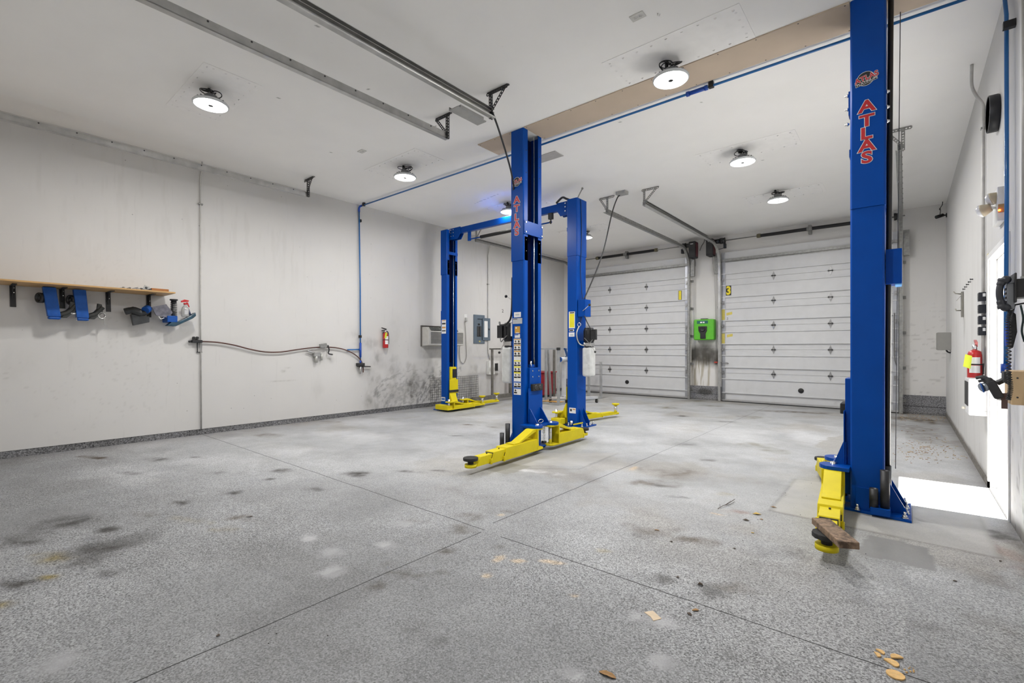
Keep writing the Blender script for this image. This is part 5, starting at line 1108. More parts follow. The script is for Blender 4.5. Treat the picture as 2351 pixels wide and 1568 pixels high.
t = thing('regulator', (XL+.012, 5.09, .8), 'small dark air regulator at the foot of the blue wall pipe', 'regulator')
q = MB(); q.box(XL+.012, XL+.10, 5.01, 5.15, .955, 1.01); q.cyl((XL+.06, 5.0, .95), (XL+.06, 5.3, .935), .012, n=8); q.build('body', DKSTEEL, t, bevel=.004)
q = MB(); q.cyl((XL+.06, 5.08, .955), (XL+.06, 5.07, .80), .022, .016, n=12); q.build('bowl', GALV, t)

# ------------------------------------------------------------------ fire extinguishers
def extinguisher(p, label, wall, tagside, h=.42, face=None, tagbox=None):
    """p = base centre; wall = unit vector from the bottle to the wall"""
    t = thing('fire_extinguisher', p, label, 'fire extinguisher', 'red fire extinguishers'); P = Vector(p); W = Vector(wall); S = Vector((-W.y, W.x, 0)); hs = 1 if face is None else -1
    r = .055; z1 = h*.74
    MB().lathe([(0,0),(r*.9,0),(r,.012),(r,z1-.05),(r*.8,z1-.015),(r*.35,z1),(0,z1)], P, n=24).build('cylinder', RED, t)
    for (z0, z2, am) in ((h*.40, h*.56, .75), (h*.18, h*.36, .75)):
        q = MB(); a0 = math.atan2(-W.y, -W.x) if face is None else face
        q.sweep([(z0, 0), (z2, 0), (z2, .001), (z0, .001)], [P + Vector(((r+.0008)*math.cos(a0+k), (r+.0008)*math.sin(a0+k), 0)) for k in [am*(i/8-.5)*2 for i in range(9)]], (0,0,1)); q.build('label', PAPER, t)
    q = MB(); q.lathe([(r+.002, h*.37), (r+.003, h*.37), (r+.003, h*.40), (r+.002, h*.40)], P, n=24); q.build('strap', BLK, t)
    q = MB(); q.cyl(P+Vector((0,0,z1-.005)), P+Vector((0,0,z1+.05)), .018, n=12); q.build('valve', CHROME, t)
    q = MB(); q.prism([P+S*-.02+Vector((0,0,z1+.05)), P+S*.085+Vector((0,0,z1+.085)), P+S*.085+Vector((0,0,z1+.10)), P+S*-.03+Vector((0,0,z1+.075))], W*.02); q.prism([P+S*-.01+Vector((0,0,z1+.03)), P+S*.08+Vector((0,0,z1+.03)), P+S*.08+Vector((0,0,z1+.045)), P+S*-.01+Vector((0,0,z1+.05))], W*.02); q.build('handle', BLK if face is None else RED, t)
    q = MB(); q.tube(smooth_path([P+S*-.02*hs+Vector((0,0,z1+.03)), P+S*-.06*hs+Vector((0,0,z1)), P+S*-.068*hs+Vector((0,0,z1-.10)), P+S*-.068*hs+Vector((0,0,.08))], 5), .011, 8); q.build('hose', BLK, t)
    q = MB(); c = P + S*tagside*.035 - W*.062 + Vector((0,0,h*.60))
    if tagbox: q.prism(tagbox, (0, .0015, 0))
    else: q.obox(c, S*.022, W*.0008, Vector((0,0,.055)) + S*tagside*-.01)
    q.build('inspection_tag', TAGY, t)
    q = MB(); q.obox(P + W*.058 + Vector((0,0,h*.45)), S*.02, W*.006, Vector((0,0,h*.3))); q.build('wall_bracket', DKSTEEL, t)
    return t
extinguisher((XL+.078, 5.635, 1.30), 'red fire extinguisher with yellow tag, hung on the sooty side wall by the air pipe', (-1,0,0), 1)

# ------------------------------------------------------------------ wall air conditioner, cord, breaker panel
t = thing('wall_air_conditioner', (XL+.012, 7.0, 1.34), 'beige wall air conditioner behind the farther lift post', 'air conditioner')
BEI = mat('beige_plastic', (.56,.545,.51), .5, var=.06); x0, x1 = XL+.012, XL+.26
q = MB(); q.prism([(x0, 6.60, 1.34), (x1, 6.60, 1.36), (x1, 6.60, 1.66), (x1-.09, 6.60, 1.755), (x0, 6.60, 1.77)], (0, 1.05, 0)); q.build('casing', BEI, t, bevel=.008)
q = MB()
for i in range(9): z = 1.405 + i*.028; q.box(x1-.004, x1+.004, 6.66, 7.62, z, z+.013)
q.build('louvre', mat('louvre_gap', (.05,.05,.048), .6), t)
q = MB()
for i in range(6): q.prism([(x1-.010, 6.68+i*.135, 1.674), (x1-.010, 6.80+i*.135, 1.674), (x1-.082, 6.80+i*.135, 1.750), (x1-.082, 6.68+i*.135, 1.750)], (.006,0,.006))
q.build('top_grille', mat('grille_dark', (.08,.085,.08), .5), t)
q = MB(); q.box(x0, x0+.03, 6.58, 6.60, 1.335, 1.79); q.box(x0, x0+.09, 6.58, 7.4, 1.775, 1.79); q.build('sleeve', mat('sleeve_brown', (.12,.11,.10), .6), t)
t = thing('power_outlet', (XL+.012, 7.94, 1.93), 'white wall outlet with a grey cord plugged in, near breaker panel', 'outlet')
MB().box(XL+.012, XL+.02, 7.89, 7.99, 1.95, 2.11).build('plate', WHITEP, t, bevel=.003)
q = MB(); q.box(XL+.02, XL+.07, 7.91, 7.97, 1.94, 2.03); q.build('plug', mat('light_grey_plastic', (.5,.5,.49), .5), t, bevel=.008)
q = MB(); q.tube(smooth_path([LW(1067,738,.04), LW(1069,760,.03), LW(1070,790,.03), LW(1071,818,.03), LW(1065,834,.03), LW(1057,828,.03), LW(1055,805,.04), LW(1056,792,.08)], 7), .0075, 6)
tag(q.build('power_cord', mat('grey_cord2', (.32,.31,.29), .6)), 'looped grey cord hanging from the outlet to the air conditioner', 'cord')  # power cord of the air conditioner
t = thing('breaker_panel', (XL+.012, 8.4, 1.41), 'slate grey breaker panel with its door swung open', 'breaker panel')
SLATE = mat('slate_blue_grey', (.115,.15,.19), .5, var=.05)
MB().box(XL+.012, XL+.03, 8.21, 8.60, 1.41, 2.12).build('cover', SLATE, t, bevel=.004)
q = MB(); q.box(XL+.03, XL+.034, 8.32, 8.34+.13, 1.58, 1.84); q.box(XL+.03, XL+.034, 8.35, 8.42, 1.86, 1.905); 
q.build('breakers', BLK, t)
q = MB()
for i in range(9):
    for yy in (8.335, 8.42): q.box(XL+.034, XL+.040, yy, yy+.028, 1.595+i*.027, 1.613+i*.027)
q.build('breaker_toggle', mat('toggle_grey', (.10,.10,.10), .5), t)
q = MB(); q.box(XL+.03, XL+.035, 8.49, 8.515, 1.50, 2.02); q.box(XL+.03, XL+.035, 8.34, 8.50, 2.005, 2.025); q.build('door_recess', mat('recess_dark', (.02,.03,.04), .6), t)
q = MB(); q.prism([(XL+.035, 8.51, 1.49), (XL+.04, 8.78, 1.49), (XL+.04, 8.78, 2.05), (XL+.035, 8.51, 2.05)], (.012,0,0)); do = q.build('door', SLATE, t, bevel=.003)
q = MB(); q.box(XL+.049, XL+.054, 8.56, 8.68, 1.57, 1.975); q.build('circuit_card', PAPER, do)
q = MB(); q.box(XL+.049, XL+.058, 8.72, 8.75, 1.75, 1.79); q.build('latch', BLK, do)
MB().box(XL+.03, XL+.032, 8.39, 8.44, 1.45, 1.48).build('sticker', [TAPEY], t)
t = thing('small_panel_box', (XL+.012, 8.9, .64), 'small white electrical box with a dark window, below the breaker panel', 'electrical box')
MB().box(XL+.012, XL+.10, 8.68, 8.90, .635, .975).build('box', WHITEP, t, bevel=.004)
MB().box(XL+.012, XL+.06, 8.87, 9.12, .65, .96).build('meter_plate', WHITEP, t, bevel=.004)
MB().box(XL+.06, XL+.064, 8.92, 9.06, .72, .91).build('window', mat('dark_window', (.03,.03,.028), .2), t)
# handwritten mark on the wall
q = MB(); p = LW(1153, 713, .0125); text_mb(q, '2', (p.x, p.y-.02, p.z-.05), (0,1,0), (0,0,1), .12, .0003, 0, 0, 1.3)
tag(q.build('wall_mark', KSIGN), 'black handwritten squiggle on the wall above the grey tank', 'mark')

# wire mesh panel leaning at the skirting
q = MB(); y0, y1, z0, z1 = 6.83, 8.35, .10, .63; lean = lambda z: XL+.06 - .03*(z-z0)/(z1-z0)
ny, nz = 26, 10
for i in range(ny+1): yy = y0+(y1-y0)*i/ny; q.tube([(lean(z0), yy, z0-.02), (lean(z1), yy, z1)], .0035, 5)
for j in range(nz+1): zz = z0+(z1-z0)*j/nz; q.tube([(lean(zz)+.005, y0, zz), (lean(zz)+.005, y1, zz)], .0035, 5)
tag(q.build('mesh_panel', mat('dull_wire', (.16,.155,.15), .5, metal=.6, var=.2)), 'dull wire mesh panel leaning against the scuffed wall', 'mesh panel')

# ------------------------------------------------------------------ racks and stands in the far corner
RACKM = mat('brown_grey_steel', (.22,.21,.19), .5, metal=.5, var=.2)
t = thing('rolling_frame', (-7.5, 8.5, 0), 'brown-grey steel rolling frame in front of the breaker panel wall', 'steel frame')
fx = -7.62
def post(mb, x, y, z0, z1, w=.045): mb.box(x-w/2, x+w/2, y-w/2, y+w/2, z0, z1)
q = MB(); post(q, fx, 8.38, .13, 1.27); q.build('post', RACKM, t)
q = MB(); post(q, fx, 9.07, .13, 1.27, .075); q.build('post', RACKM, t)
q = MB(); q.box(fx-.02, fx+.02, 8.30, 9.15, 1.262, 1.295)
for i in range(22): q.box(fx+.02, fx+.023, 8.32+i*.037, 8.34+i*.037, 1.268, 1.288, m=1)
q.build('perforated_rail', [RACKM, KSIGN], t)
q = MB(); q.box(fx-.03, fx+.03, 7.7, 9.45, .085, .17); q.box(fx-.03, fx+.4, 9.39, 9.45, .085, .17); q.build('base_rail', RACKM, t)
q = MB(); post(q, fx+.32, 9.36, .03, .22, .07); q.build('foot', RACKM, t)
def caster(mb, x, y, r=.05, m=0, m2=1):
    mb.cyl((x-.016, y, r), (x+.016, y, r), r, n=18, m=m); mb.cyl((x-.02, y, r), (x+.02, y, r), r*.45, n=12, m=m2); mb.box(x-.026, x-.021, y-.02, y+.02, r*.7, r*2+.01, m=m2); mb.box(x+.021, x+.026, y-.02, y+.02, r*.7, r*2+.01, m=m2); mb.box(x-.028, x+.028, y-.03, y+.03, r*2, r*2+.012, m=m2)
for yy in (7.8, 9.52):
    q = MB(); caster(q, fx+.06+(.30 if yy > 9 else 0), yy); q.build('caster', [RUB, GALVD], t)

RK = mat('zinc_grey_tube', (.46,.47,.48), .42, metal=.45, var=.1)
t = thing('tube_rack', (-6.35, 9.85, 0), 'silver steel tube rack behind the farther lift, about waist high', 'steel rack')
xa, xb, ya, yb = -6.62, -6.03, 8.86, 10.80
for (x, y, z1) in ((xa, ya, 1.29), (xb, ya, 1.27), (xb, yb, .95), (xa, yb, 1.29), (-6.03, 10.2, .95)):
    q = MB(); post(q, x, y, 0.0, z1, .05); q.build('upright', RK, t)
q = MB(); q.box(xa-.02, xa+.02, ya, yb, 1.262, 1.30); q.box(xa, xb, ya-.02, ya+.02, 1.262, 1.295); q.build('top_rail', RK, t)
q = MB()
for x in (xa, xb): q.box(x-.022, x+.022, ya, yb, .0, .045)
for y in (ya, yb, 9.8): q.box(xa, xb, y-.022, y+.022, .0, .045)
q.build('base_rail', RK, t)
q = MB(); q.box(xb-.03, xb+.03, ya-.035, ya+.035, 1.25, 1.31); q.build('corner_clamp', DKSTEEL, t)
_a, _b, _c = FL(1253.6, 919), FL(1264.8, 913), FL(1272.2, 914)
for k, (d0, d1) in enumerate(((_a, _a + Vector((0, 0, 1.27))), (_b, Vector((_a.x-.03, _a.y+.12, 1.27))), (_c, _c + Vector((0, 0, 1.27))))):
    q = MB(); q.bar(d0, d1, .055, .045, (1,0,0)); tag(q.build('steel_tube', RK if k < 2 else RACKM), ['upright silver square tube beside the near end of the rack', 'slanted silver square tube leaning in front of the red bin', 'darker upright square tube at the far edge of the red bin'][k], 'steel tube')
t = thing('perforated_upright', (-7.6, 9.5, 0), 'perforated steel angle standing between lift post and silver tubes', 'steel angle')
q = MB(); q.perf((-7.60, 9.42, .02), (-7.60, 9.42, 1.27), .07, (.7,-.7,0)); q.perf((-7.55, 9.47, .02), (-7.55, 9.47, 1.27), .07, (.7,.7,0)); q.build('angle', mat('rusty_angle', (.16,.13,.11), .6, metal=.4, var=.3), t)
t = thing('waste_bin', (-7.5, 10.3, 0), 'dark red plastic bin standing behind the silver tubes', 'bin')
q = MB(); q.prism([(-7.78, 9.95, .05), (-7.28, 9.95, .05), (-7.28, 10.6, .05), (-7.78, 10.6, .05)], (0,0,.60)); q.build('tub', mat('dark_red_plastic2', (.30,.008,.02), .5, var=.08), t, bevel=.03)
MB().box(-7.81, -7.25, 9.92, 10.63, .64, .67).build('rim', MATS['dark_red_plastic2'], t, bevel=.008)
MB().box(-7.7, -7.3, 10.0, 10.55, 0, .05).build('base', KSIGN, t)
# engine stand
ES = mat('pale_grey_enamel', (.55,.56,.58), .35, coat=.3, var=.05)
t = thing('engine_stand', (-6.2, 9.4, 0), 'pale grey engine stand with a blue head plate, on casters', 'engine stand')
q = MB(); q.box(-6.28, -6.20, 9.36, 9.44, .10, .97); q.build('post', ES, t, bevel=.004)
q = MB(); q.cyl((-6.22, 9.20, 1.03), (-6.22, 9.50, 1.03), .055, n=18); q.cyl((-6.22, 9.19, 1.03), (-6.22, 9.21, 1.03), .06, n=18, m=1); q.cyl((-6.22, 9.188, 1.03), (-6.22, 9.19, 1.03), .035, n=14, m=2); q.build('rotation_tube', [ES, BLUE2, KSIGN], t)
q = MB(); q.bar((-6.26, 9.5, 1.10), (-5.95, 9.62, 1.12), .10, .02); q.bar((-6.22, 9.53, .98), (-5.92, 9.64, .97), .08, .05); q.bar((-6.22, 9.52, 1.10), (-6.27, 9.5, 1.28), .03, .05); q.cyl((-6.27, 9.46, 1.28), (-6.27, 9.55, 1.27), .022, n=10); q.build('head_plate', mat('engine_stand_blue', (.01,.05,.16), .4), t, bevel=.004)
q = MB(); q.box(-6.30, -5.70, 9.32, 9.41, .095, .17); q.bar((-6.42, 9.14, .125), (-5.95, 9.52, .125), .06, .05); q.bar((-5.95, 9.38, .125), (-5.62, 9.90, .125), .07, .06); q.build('base_frame', ES, t, bevel=.004)
q = MB(); q.box(-6.29, -6.19, 9.315, 9.322, .105, .16); q.build('tube_end', KSIGN, t)
for (x, y) in ((-6.42, 9.10), (-5.63, 9.88), (-5.98, 9.40)):
    q = MB(); caster(q, x, y, .045); q.build('caster', [RUB, RACKM], t)
CARD = mat('orange_brown_board', (.50,.27,.07), .7, var=.12, scale=8)
for k, (x0, x1, y0, y1) in enumerate(((-6.60, -6.08, 8.95, 9.22), (-6.5, -6.1, 9.95, 10.4), (-6.95, -6.66, 9.6, 10.4))):
    q = MB(); q.prism([(x0, y0, .046 if k < 2 else 0), (x1, y0+.04, .046 if k < 2 else 0), (x1-.02, y1, .046 if k < 2 else 0), (x0+.05, y1-.03, .046 if k < 2 else 0)], (0,0,.008))
    tag(q.build('plywood_scrap', CARD), ['orange-brown board scrap on the rack base by the caster', 'orange-brown board scrap under the engine stand post', 'orange-brown board scrap on the floor behind the rack'][k], 'board')
# ------------------------------------------------------------------ power cables from the ceiling
q = MB(); q.tube(smooth_path([(-3.40, 3.74, 3.83), (-3.42, 3.86, 3.70), (-3.52, 4.10, 3.55), (-3.66, 4.36, 3.44), (-3.80, 4.58, 3.34), (-3.84, 4.625, 3.30)], 8), .011, 8)
tag(q.build('power_cord', BLK), 'black cord drooping from the wide ceiling track to the middle lift post', 'cord')  # power cord of the nearer lift
p = CL(1428, 440); t = thing('ceiling_junction_box', (p.x, p.y, CZ), 'grey ceiling junction box feeding the long black cord', 'electrical box')
MB().box(p.x-.09, p.x+.09, p.y-.07, p.y+.07, CZ-.055, CZ-.001).build('box', GREYP, t, bevel=.004)
q = MB(); q.tube(smooth_path([(p.x-.04, p.y, CZ-.05), (p.x-.07, p.y-.05, CZ-.12), PY(1405, 490, 7.25), PY(1381, 590, 6.95), (-4.03, 6.66, 2.09)], 8), .011, 8)
tag(q.build('power_cord', mat('dark_grey_cord', (.035,.035,.035), .5)), 'long black cord slanting from the ceiling box down to the farther lift post', 'cord')  # power cord from the ceiling box to the farther lift
for k, (u, v) in enumerate(((1464, 37), (831, 347))):
    p = CL(u, v); t = thing('ceiling_outlet', (p.x, p.y, CZ), ['white ceiling outlet near the largest lamp', 'white ceiling outlet between the narrow track and wall, beside a nail hole'][k], 'outlet', 'ceiling outlets')
    MB().box(p.x-.06, p.x+.06, p.y-.04, p.y+.04, CZ-.007, CZ-.001).build('plate', mat('aged_white_plastic', (.62,.61,.58), .5), t, bevel=.002)
    q = MB()
    for dx in (-.022, .022):
        q.lathe([(0,-.0085),(.016,-.0085),(.018,-.007)], (p.x+dx, p.y, CZ), n=16)
        for (a, b) in ((-.006,.005),(.006,.005),(0,-.006)): q.box(p.x+dx+a-.0012, p.x+dx+a+.0012, p.y+b-.004, p.y+b+.004, CZ-.0092, CZ-.008, m=1)
    q.build('socket', [MATS['aged_white_plastic'], KSIGN], t)
p = CL(1510, 30); q = MB(); q.tube([(p.x, p.y, CZ-.002), (p.x, p.y, CZ-.02), (p.x+.012, p.y, CZ-.028), (p.x+.02, p.y, CZ-.015)], .0035, 6)
tag(q.build('ceiling_hook', CHROME), 'tiny metal hook in the ceiling next to the outlet', 'hook')

# ------------------------------------------------------------------ side wall by the open doorway
q = MB(); q.tube(smooth_path([(.50, 6.40, CZ-.002), (.50, 6.40, 3.86), (.53, 6.42, 3.76), (.58, 6.44, 3.66), (.582, 6.44, 3.55)], 6) + [(.582, 6.45, 2.6), (.582, 6.45, 1.15), (.575, 6.52, 1.0)], .013, 10)
t = tag(q.build('conduit', CONDUIT), 'grey conduit bending down from the ceiling to the row of black switches', 'conduit')
MB().box(.565, .6, 6.43, 6.47, 3.42, 3.44).build('strap', GALVD, t)
q = MB(); q.tube([(.585, 4.40, CZ-.002), (.585, 4.40, 1.75)], .014, 10); t = tag(q.build('conduit', mat('grey_conduit', (.33,.32,.31), .5, metal=.3)), 'grey vertical conduit beside the blue air pipe drop', 'conduit')
MB().box(.567, .6, 4.38, 4.42, 1.70, 1.75).build('coupling', GALVD, t)
t = thing('wall_clock', (.6, 5.62, 3.26), 'round wall clock with a thick black rim, above the doorway', 'clock')
q = MB(); q.lathe([(.145, 0), (.150, -.01), (.150, -.065), (.144, -.068), (.141, -.064), (.141, -.03)], (XR, 5.62, 3.26), (1,0,0), n=40); q.build('rim', BLK, t)
MB().lathe([(0, -.0635), (.142, -.0635)], (XR, 5.62, 3.26), (1,0,0), n=40).build('face', PAPER, t)
q = MB(); q.bar((.540, 5.62, 3.26), (.540, 5.66, 3.33), .006, .003, (1,0,0)); q.bar((.540, 5.62, 3.26), (.540, 5.55, 3.20), .006, .003, (1,0,0)); q.build('clock_hand', KSIGN, t)
t = thing('emergency_light', (.6, 5.42, 2.3), 'twin-head emergency light with a glowing red indicator, over the doorway', 'emergency light')
MB().box(.556, .6, 5.28, 5.55, 2.29, 2.56).build('case', WHITEP, t, bevel=.006)
q = MB(); q.box(.56, .60, 5.276, 5.28, 2.355, 2.42); q.build('indicator_panel', mat('tan_panel', (.40,.26,.10), .5), t)
LED = bpy.data.materials.new('red_led'); LED.use_nodes = True; _e = LED.node_tree.nodes['Principled BSDF']; _e.inputs['Base Color'].default_value = (.9,.1,.02,1); _e.inputs['Emission Color'].default_value = (1,.16,.02,1); _e.inputs['Emission Strength'].default_value = 14
MB().ball((.566, 5.272, 2.372), .008, n=8).build('red_indicator', LED, t)
for (x, y, z) in ((.548, 5.34, 2.49), (.494, 5.34, 2.405)):
    a = Vector((-.85, .30, -.25)).normalized(); c = Vector((x, y, z))
    q = MB(); q.lathe([(0, -.035), (.030, -.035), (.048, .01), (.050, .02)], c, a, n=20); q.build('lamp_head', mat('aged_cream_plastic', (.50,.43,.30), .45), t)
    q = MB(); q.lathe([(.050, .02), (.050, .03), (.035, .048), (0, .054)], c, a, n=20); q.build('lamp_lens', mat('clear_lens', (.72,.72,.72), .2, coat=.5, var=.1, scale=60), t)
    MB().tube([c - a*.03, (.575, 5.40, z+.01)], .012, 8).build('swivel_arm', WHITEP, t)
for k, zz in enumerate((1.83, 1.70, 1.595, 1.485)):
    v = (680.7, 708.9, 734.5, 760)[k]; z = PY(2260, v, 6.42).z
    t = thing('switch_box', (.6, 6.44, z-.055), ['topmost', 'second from top', 'third from top', 'lowest'][k] + ' of the four black door switches stacked on the conduit', 'switch', 'black door switches')
    MB().box(.548, .6, 6.41, 6.50, z-.041, z+.041).build('body', mat('navy_black_plastic', (.012,.014,.022), .45), t, bevel=.003)
    if k != 1: MB().box(.576, .596, 6.4085, 6.41, z+.0, z+.03).build('sticker', PAPER, t)
    q = MB()
    for dz in (.022, 0, -.022): q.lathe([(0,-.002),(.008,-.002),(.009,0)], (.548, 6.455, z+dz), (1,0,0), n=12)
    q.build('push_button', DKSTEEL, t)
# notices down the door casing
q = MB(); zc = 0
for (v0, v1, mi) in ((573, 585, 1), (587, 612, 0), (617, 632, 1), (634, 655, 0), (690, 715, 0), (720, 735, 0)):
    a, b = PX(2271, v1, .5995), PX(2277, v0, .5995); q.box(.5965, .5975, 6.10+.13, 6.10+.22, a.z, b.z, m=mi)
tag(q.build('door_notices', [mat('aged_paper', (.66,.65,.60), .7, var=.08, scale=40), TAPEY]), 'column of small white and yellow notices on the doorway casing', 'notice')
t = thing('hose_bracket', (.6, 8.7, 1.72), 'narrow metal bracket with hooks on the white side wall', 'wall bracket')
MB().box(.575, .599, 8.66, 8.74, 1.71, 2.05).build('bar', mat('dull_nickel', (.30,.29,.26), .4, metal=.7), t, bevel=.003)
q = MB(); q.tube([(.575, 8.7, 2.02), (.52, 8.7, 2.03), (.50, 8.7, 2.06)], .008, 6); q.tube([(.575, 8.7, 1.80), (.53, 8.7, 1.80), (.52, 8.7, 1.825)], .008, 6); q.bar((.575, 8.7, 2.0), (.53, 8.7, 1.93), .03, .004); q.build('hook', mat('dull_nickel2', (.36,.35,.31), .4, metal=.6), t)
for k in range(5):
    y = 8.45 - .23*k; q = MB(); q.tube([(.599, y, 2.06+.006*k), (.575, y, 2.06+.006*k)], .006, 6); q.cyl((.576, y, 2.06+.006*k), (.572, y, 2.06+.006*k), .012, n=8)
    tag(q.build('wall_screw', DKSTEEL), 'dark screw sticking out of the side wall in a short sloping row', 'screw', 'screws in a row on the side wall')
t = thing('wall_enclosure', (.5, 11.0, 1.26), 'plain grey electrical enclosure on the side wall near the far corner', 'electrical box')
MB().box(.425, .6, 10.90, 11.12, 1.262, 1.565).build('box', mat('enclosure_grey', (.27,.265,.25), .5, var=.03), t, bevel=.006)
MB().box(.418, .425, 10.905, 11.115, 1.268, 1.56).build('door', MATS['enclosure_grey'], t, bevel=.003)
q = MB(); q.tube(smooth_path([(.54, 10.95, 1.262), (.56, 10.95, 1.23), (.595, 10.95, 1.215)], 4), .012, 6); q.build('cable_gland', BLK, t)
t = thing('security_camera', (.6, 11.9, 3.76), 'small black bullet camera high in the far corner', 'security camera')
q = MB(); c = Vector((.50, 11.85, 3.76)); d = Vector((-.75, -.5, -.28)).normalized(); q.cyl(c - d*.05, c + d*.07, .032, n=16); q.cyl(c + d*.07, c + d*.075, .027, n=16, m=1); q.build('body', [BLK, mat('camera_glass', (.02,.03,.03), .1)], t)
q = MB(); q.tube([c, (.57, 11.93, 3.78), (.6, 11.95, 3.78)], .014, 8); q.cyl((.585, 11.95, 3.78), (.6, 11.95, 3.78), .04, n=14); q.build('mount', BLK, t)
q = MB(); q.tube(smooth_path([(.50, 11.9, 3.79), (.51, 11.95, 3.88), (.50, 11.97, 3.92), (.535, 12.0, 3.99), (.545, 12.02, CZ-.002)], 5), .006, 6); q.ball((.503, 11.965, 3.915), .014, n=8); q.build('camera_lead', BLK, t)

extinguisher((.525, 6.46, .98), 'red fire extinguisher with a yellow-green tag, above the white heater by the doorway', (1,0,0), 1, .40, R(-95), [PY(2216,813,6.385), PY(2232,817,6.385), PY(2228,847,6.385), PY(2211,841,6.385)])
t = thing('wall_heater', (.6, 6.35, .65), 'white boxy wall heater low beside the open doorway', 'heater')
MB().box(.462, .6, 6.21, 6.56, .655, 1.005).build('case', mat('heater_white', (.66,.66,.67), .4, var=.02), t, bevel=.012)
q = MB()
for i in range(11): q.box(.4575, .463, 6.24+i*.028, 6.253+i*.028, .74, .97)
q.build('vent_slots', mat('slot_dark', (.04,.04,.04), .6), t)
MB().box(.462, .6, 6.2085, 6.2105, .70, .703).build('seam', GREYP, t)
MB().cyl((.462, 6.50, .70), (.435, 6.50, .70), .013, n=12).build('knob', mat('ivory_knob', (.75,.72,.62), .4), t)

# timber block and the things on it, at the near end of the wall
t = thing('timber_block', (.545, 4.15, .95), 'pale timber block fixed to the wall beside the doorway, at the frame edge', 'timber block')
PINE = mat('raw_pine', (.60,.43,.25), .65, var=.12, scale=7)
MB().box(.485, .6, 4.05, 4.30, .955, 1.155).build('block', PINE, t, bevel=.003)
q = MB()
for z in (1.00, 1.115): q.cyl((.51, 4.05, z), (.51, 4.048, z), .005, n=8)
q.build('screw', DKSTEEL, t)
t = thing('air_gun', (.44, 4.15, .92), 'dark air blow gun hanging in front of the white heater', 'air tool')
def A(u, v, y=4.1): return PY(u, v, y)
q = MB(); q.box(.455, .487, 4.06, 4.16, 1.085, 1.15); q.prism([A(2312,862), A(2326,862), A(2326,882), A(2318,884), A(2308,880)], (0,.05,0)); q.cyl(A(2314,868,4.13), A(2288,880,4.13), .016, n=12); q.build('valve', DKSTEEL, t, bevel=.003)
q = MB(); a, b = A(2272,874), A(2295,914); q.bar(a, b, .045, .04, (0,1,0)); q.build('grip', mat('dark_grip', (.03,.03,.034), .55), t, bevel=.008)
q = MB(); q.tube(smooth_path([A(2240,868), A(2254,866), A(2268,872), A(2276,880)], 4), [.010]*4+[.014]*4+[.02]*4+[.02], 8); q.tube(smooth_path([A(2246,876), A(2256,874), A(2266,878)], 4), .008, 8); q.build('lever', mat('dark_grip2', (.045,.045,.05), .5), t)
q = MB(); q.cyl(A(2254,890,4.10), A(2270,886,4.12), .028, .026, n=16); q.cyl(A(2253,890.5,4.10), A(2256,890,4.10), .030, n=16, m=1); q.build('can', [mat('brushed_can', (.35,.38,.42), .3, metal=.6), BLUE2], t)
q = MB(); q.tube([A(2289,915), A(2296,917), A(2303,914)], .008, 6); q.build('nozzle', CHROME, t)
MB().box(.448, .475, 4.09, 4.10, .925, 1.02).build('hanging_strap', mat('brown_strap', (.10,.06,.055), .7), t)

# wall telephone
t = thing('wall_phone', (.5, 3.9, 1.55), 'black wall telephone with curved handset, by the picture edge', 'telephone')
q = MB(); P = [A(2304,641,3.9), A(2297,655,3.9), A(2294.5,672,3.9), A(2297,690,3.9), A(2303,708,3.9)]
q.tube(smooth_path(P, 10), [.023]*5 + [.019]*5 + [.0155]*21 + [.019]*5 + [.022]*5, 14); q.ball(P[0]+Vector((.010,0,-.004)), .0235, n=12); q.ball(P[-1]+Vector((.010,0,.004)), .0235, n=12); q.build('handset', mat('dark_slate_plastic', (.022,.024,.032), .4, coat=.2), t)
q = MB(); q.prism([A(2311,650,3.9), A(2330,648,3.9), A(2330,709,3.9), A(2312,711,3.9)], (0,.075,0)); q.build('base', mat('silver_slate_plastic', (.20,.21,.23), .45), t, bevel=.006)
q = MB()
for i in range(4):
    for j in range(3): a = A(2314, 663+i*10, 3.9); q.box(a.x-.008, a.x-.002, 3.912+j*.02, 3.924+j*.02, a.z-.006, a.z+.006)
q.build('keypad', BLK, t)
q = MB(); q.box(A(2330,680,3.9).x, .599, 3.88, 4.02, 1.58, 1.685); q.box(A(2327,680,3.9).x, A(2333,680,3.9).x, 3.87, 4.03, 1.55, 1.72); q.build('mount', BLK, t, bevel=.006)
N = 260; pts = smooth_path([A(2321,712,3.9), A(2314,740,3.9), A(2316,790,3.92), A(2316,850,3.95), A(2320,890,3.98), A(2315,918,3.98)], 52)
pts = [p + Vector((.010*math.cos(i*.9), .010*math.sin(i*.9), 0)) for i, p in enumerate(pts)]
q = MB(); q.tube(pts, .0032, 5); q.build('curly_cord', BLK, t)
t = thing('hanging_bag', (.5, 4.0, 1.25), 'dark blue and black fabric pouch hanging under the telephone', 'pouch')
q = MB(); q.prism([A(2325,716,4.0), A(2333,720,4.0), A(2336,762,4.0), A(2326,800,4.0), A(2318,798,4.0), A(2314,760,4.0)], (0,.07,0)); q.build('pouch', mat('black_fabric', (.02,.02,.022), .9, var=.3, scale=50, bump=.4), t, bevel=.012)
q = MB(); q.prism([A(2314,735,3.995), A(2318,740,3.995), A(2316,790,3.995), A(2310,795,3.995), A(2308,765,3.995)], (0,.05,0)); q.build('lining', mat('royal_blue_fabric', (.01,.05,.35), .8), t, bevel=.006)
q = MB(); q.tube([A(2325,718,4.03), A(2330,700,4.03), (.56, 4.03, 1.56)], .005, 6); q.build('loop', BLK, t)
q = MB(); q.tube(smooth_path([A(2343,700,4.1), A(2349,730,4.1), A(2346,760,4.1), A(2352,785,4.1)], 5), .005, 6)
tag(q.build('wall_lead', mat('dark_green_lead', (.01,.03,.03), .5)), 'thin dark lead curling down the wall behind the pouch', 'cord')

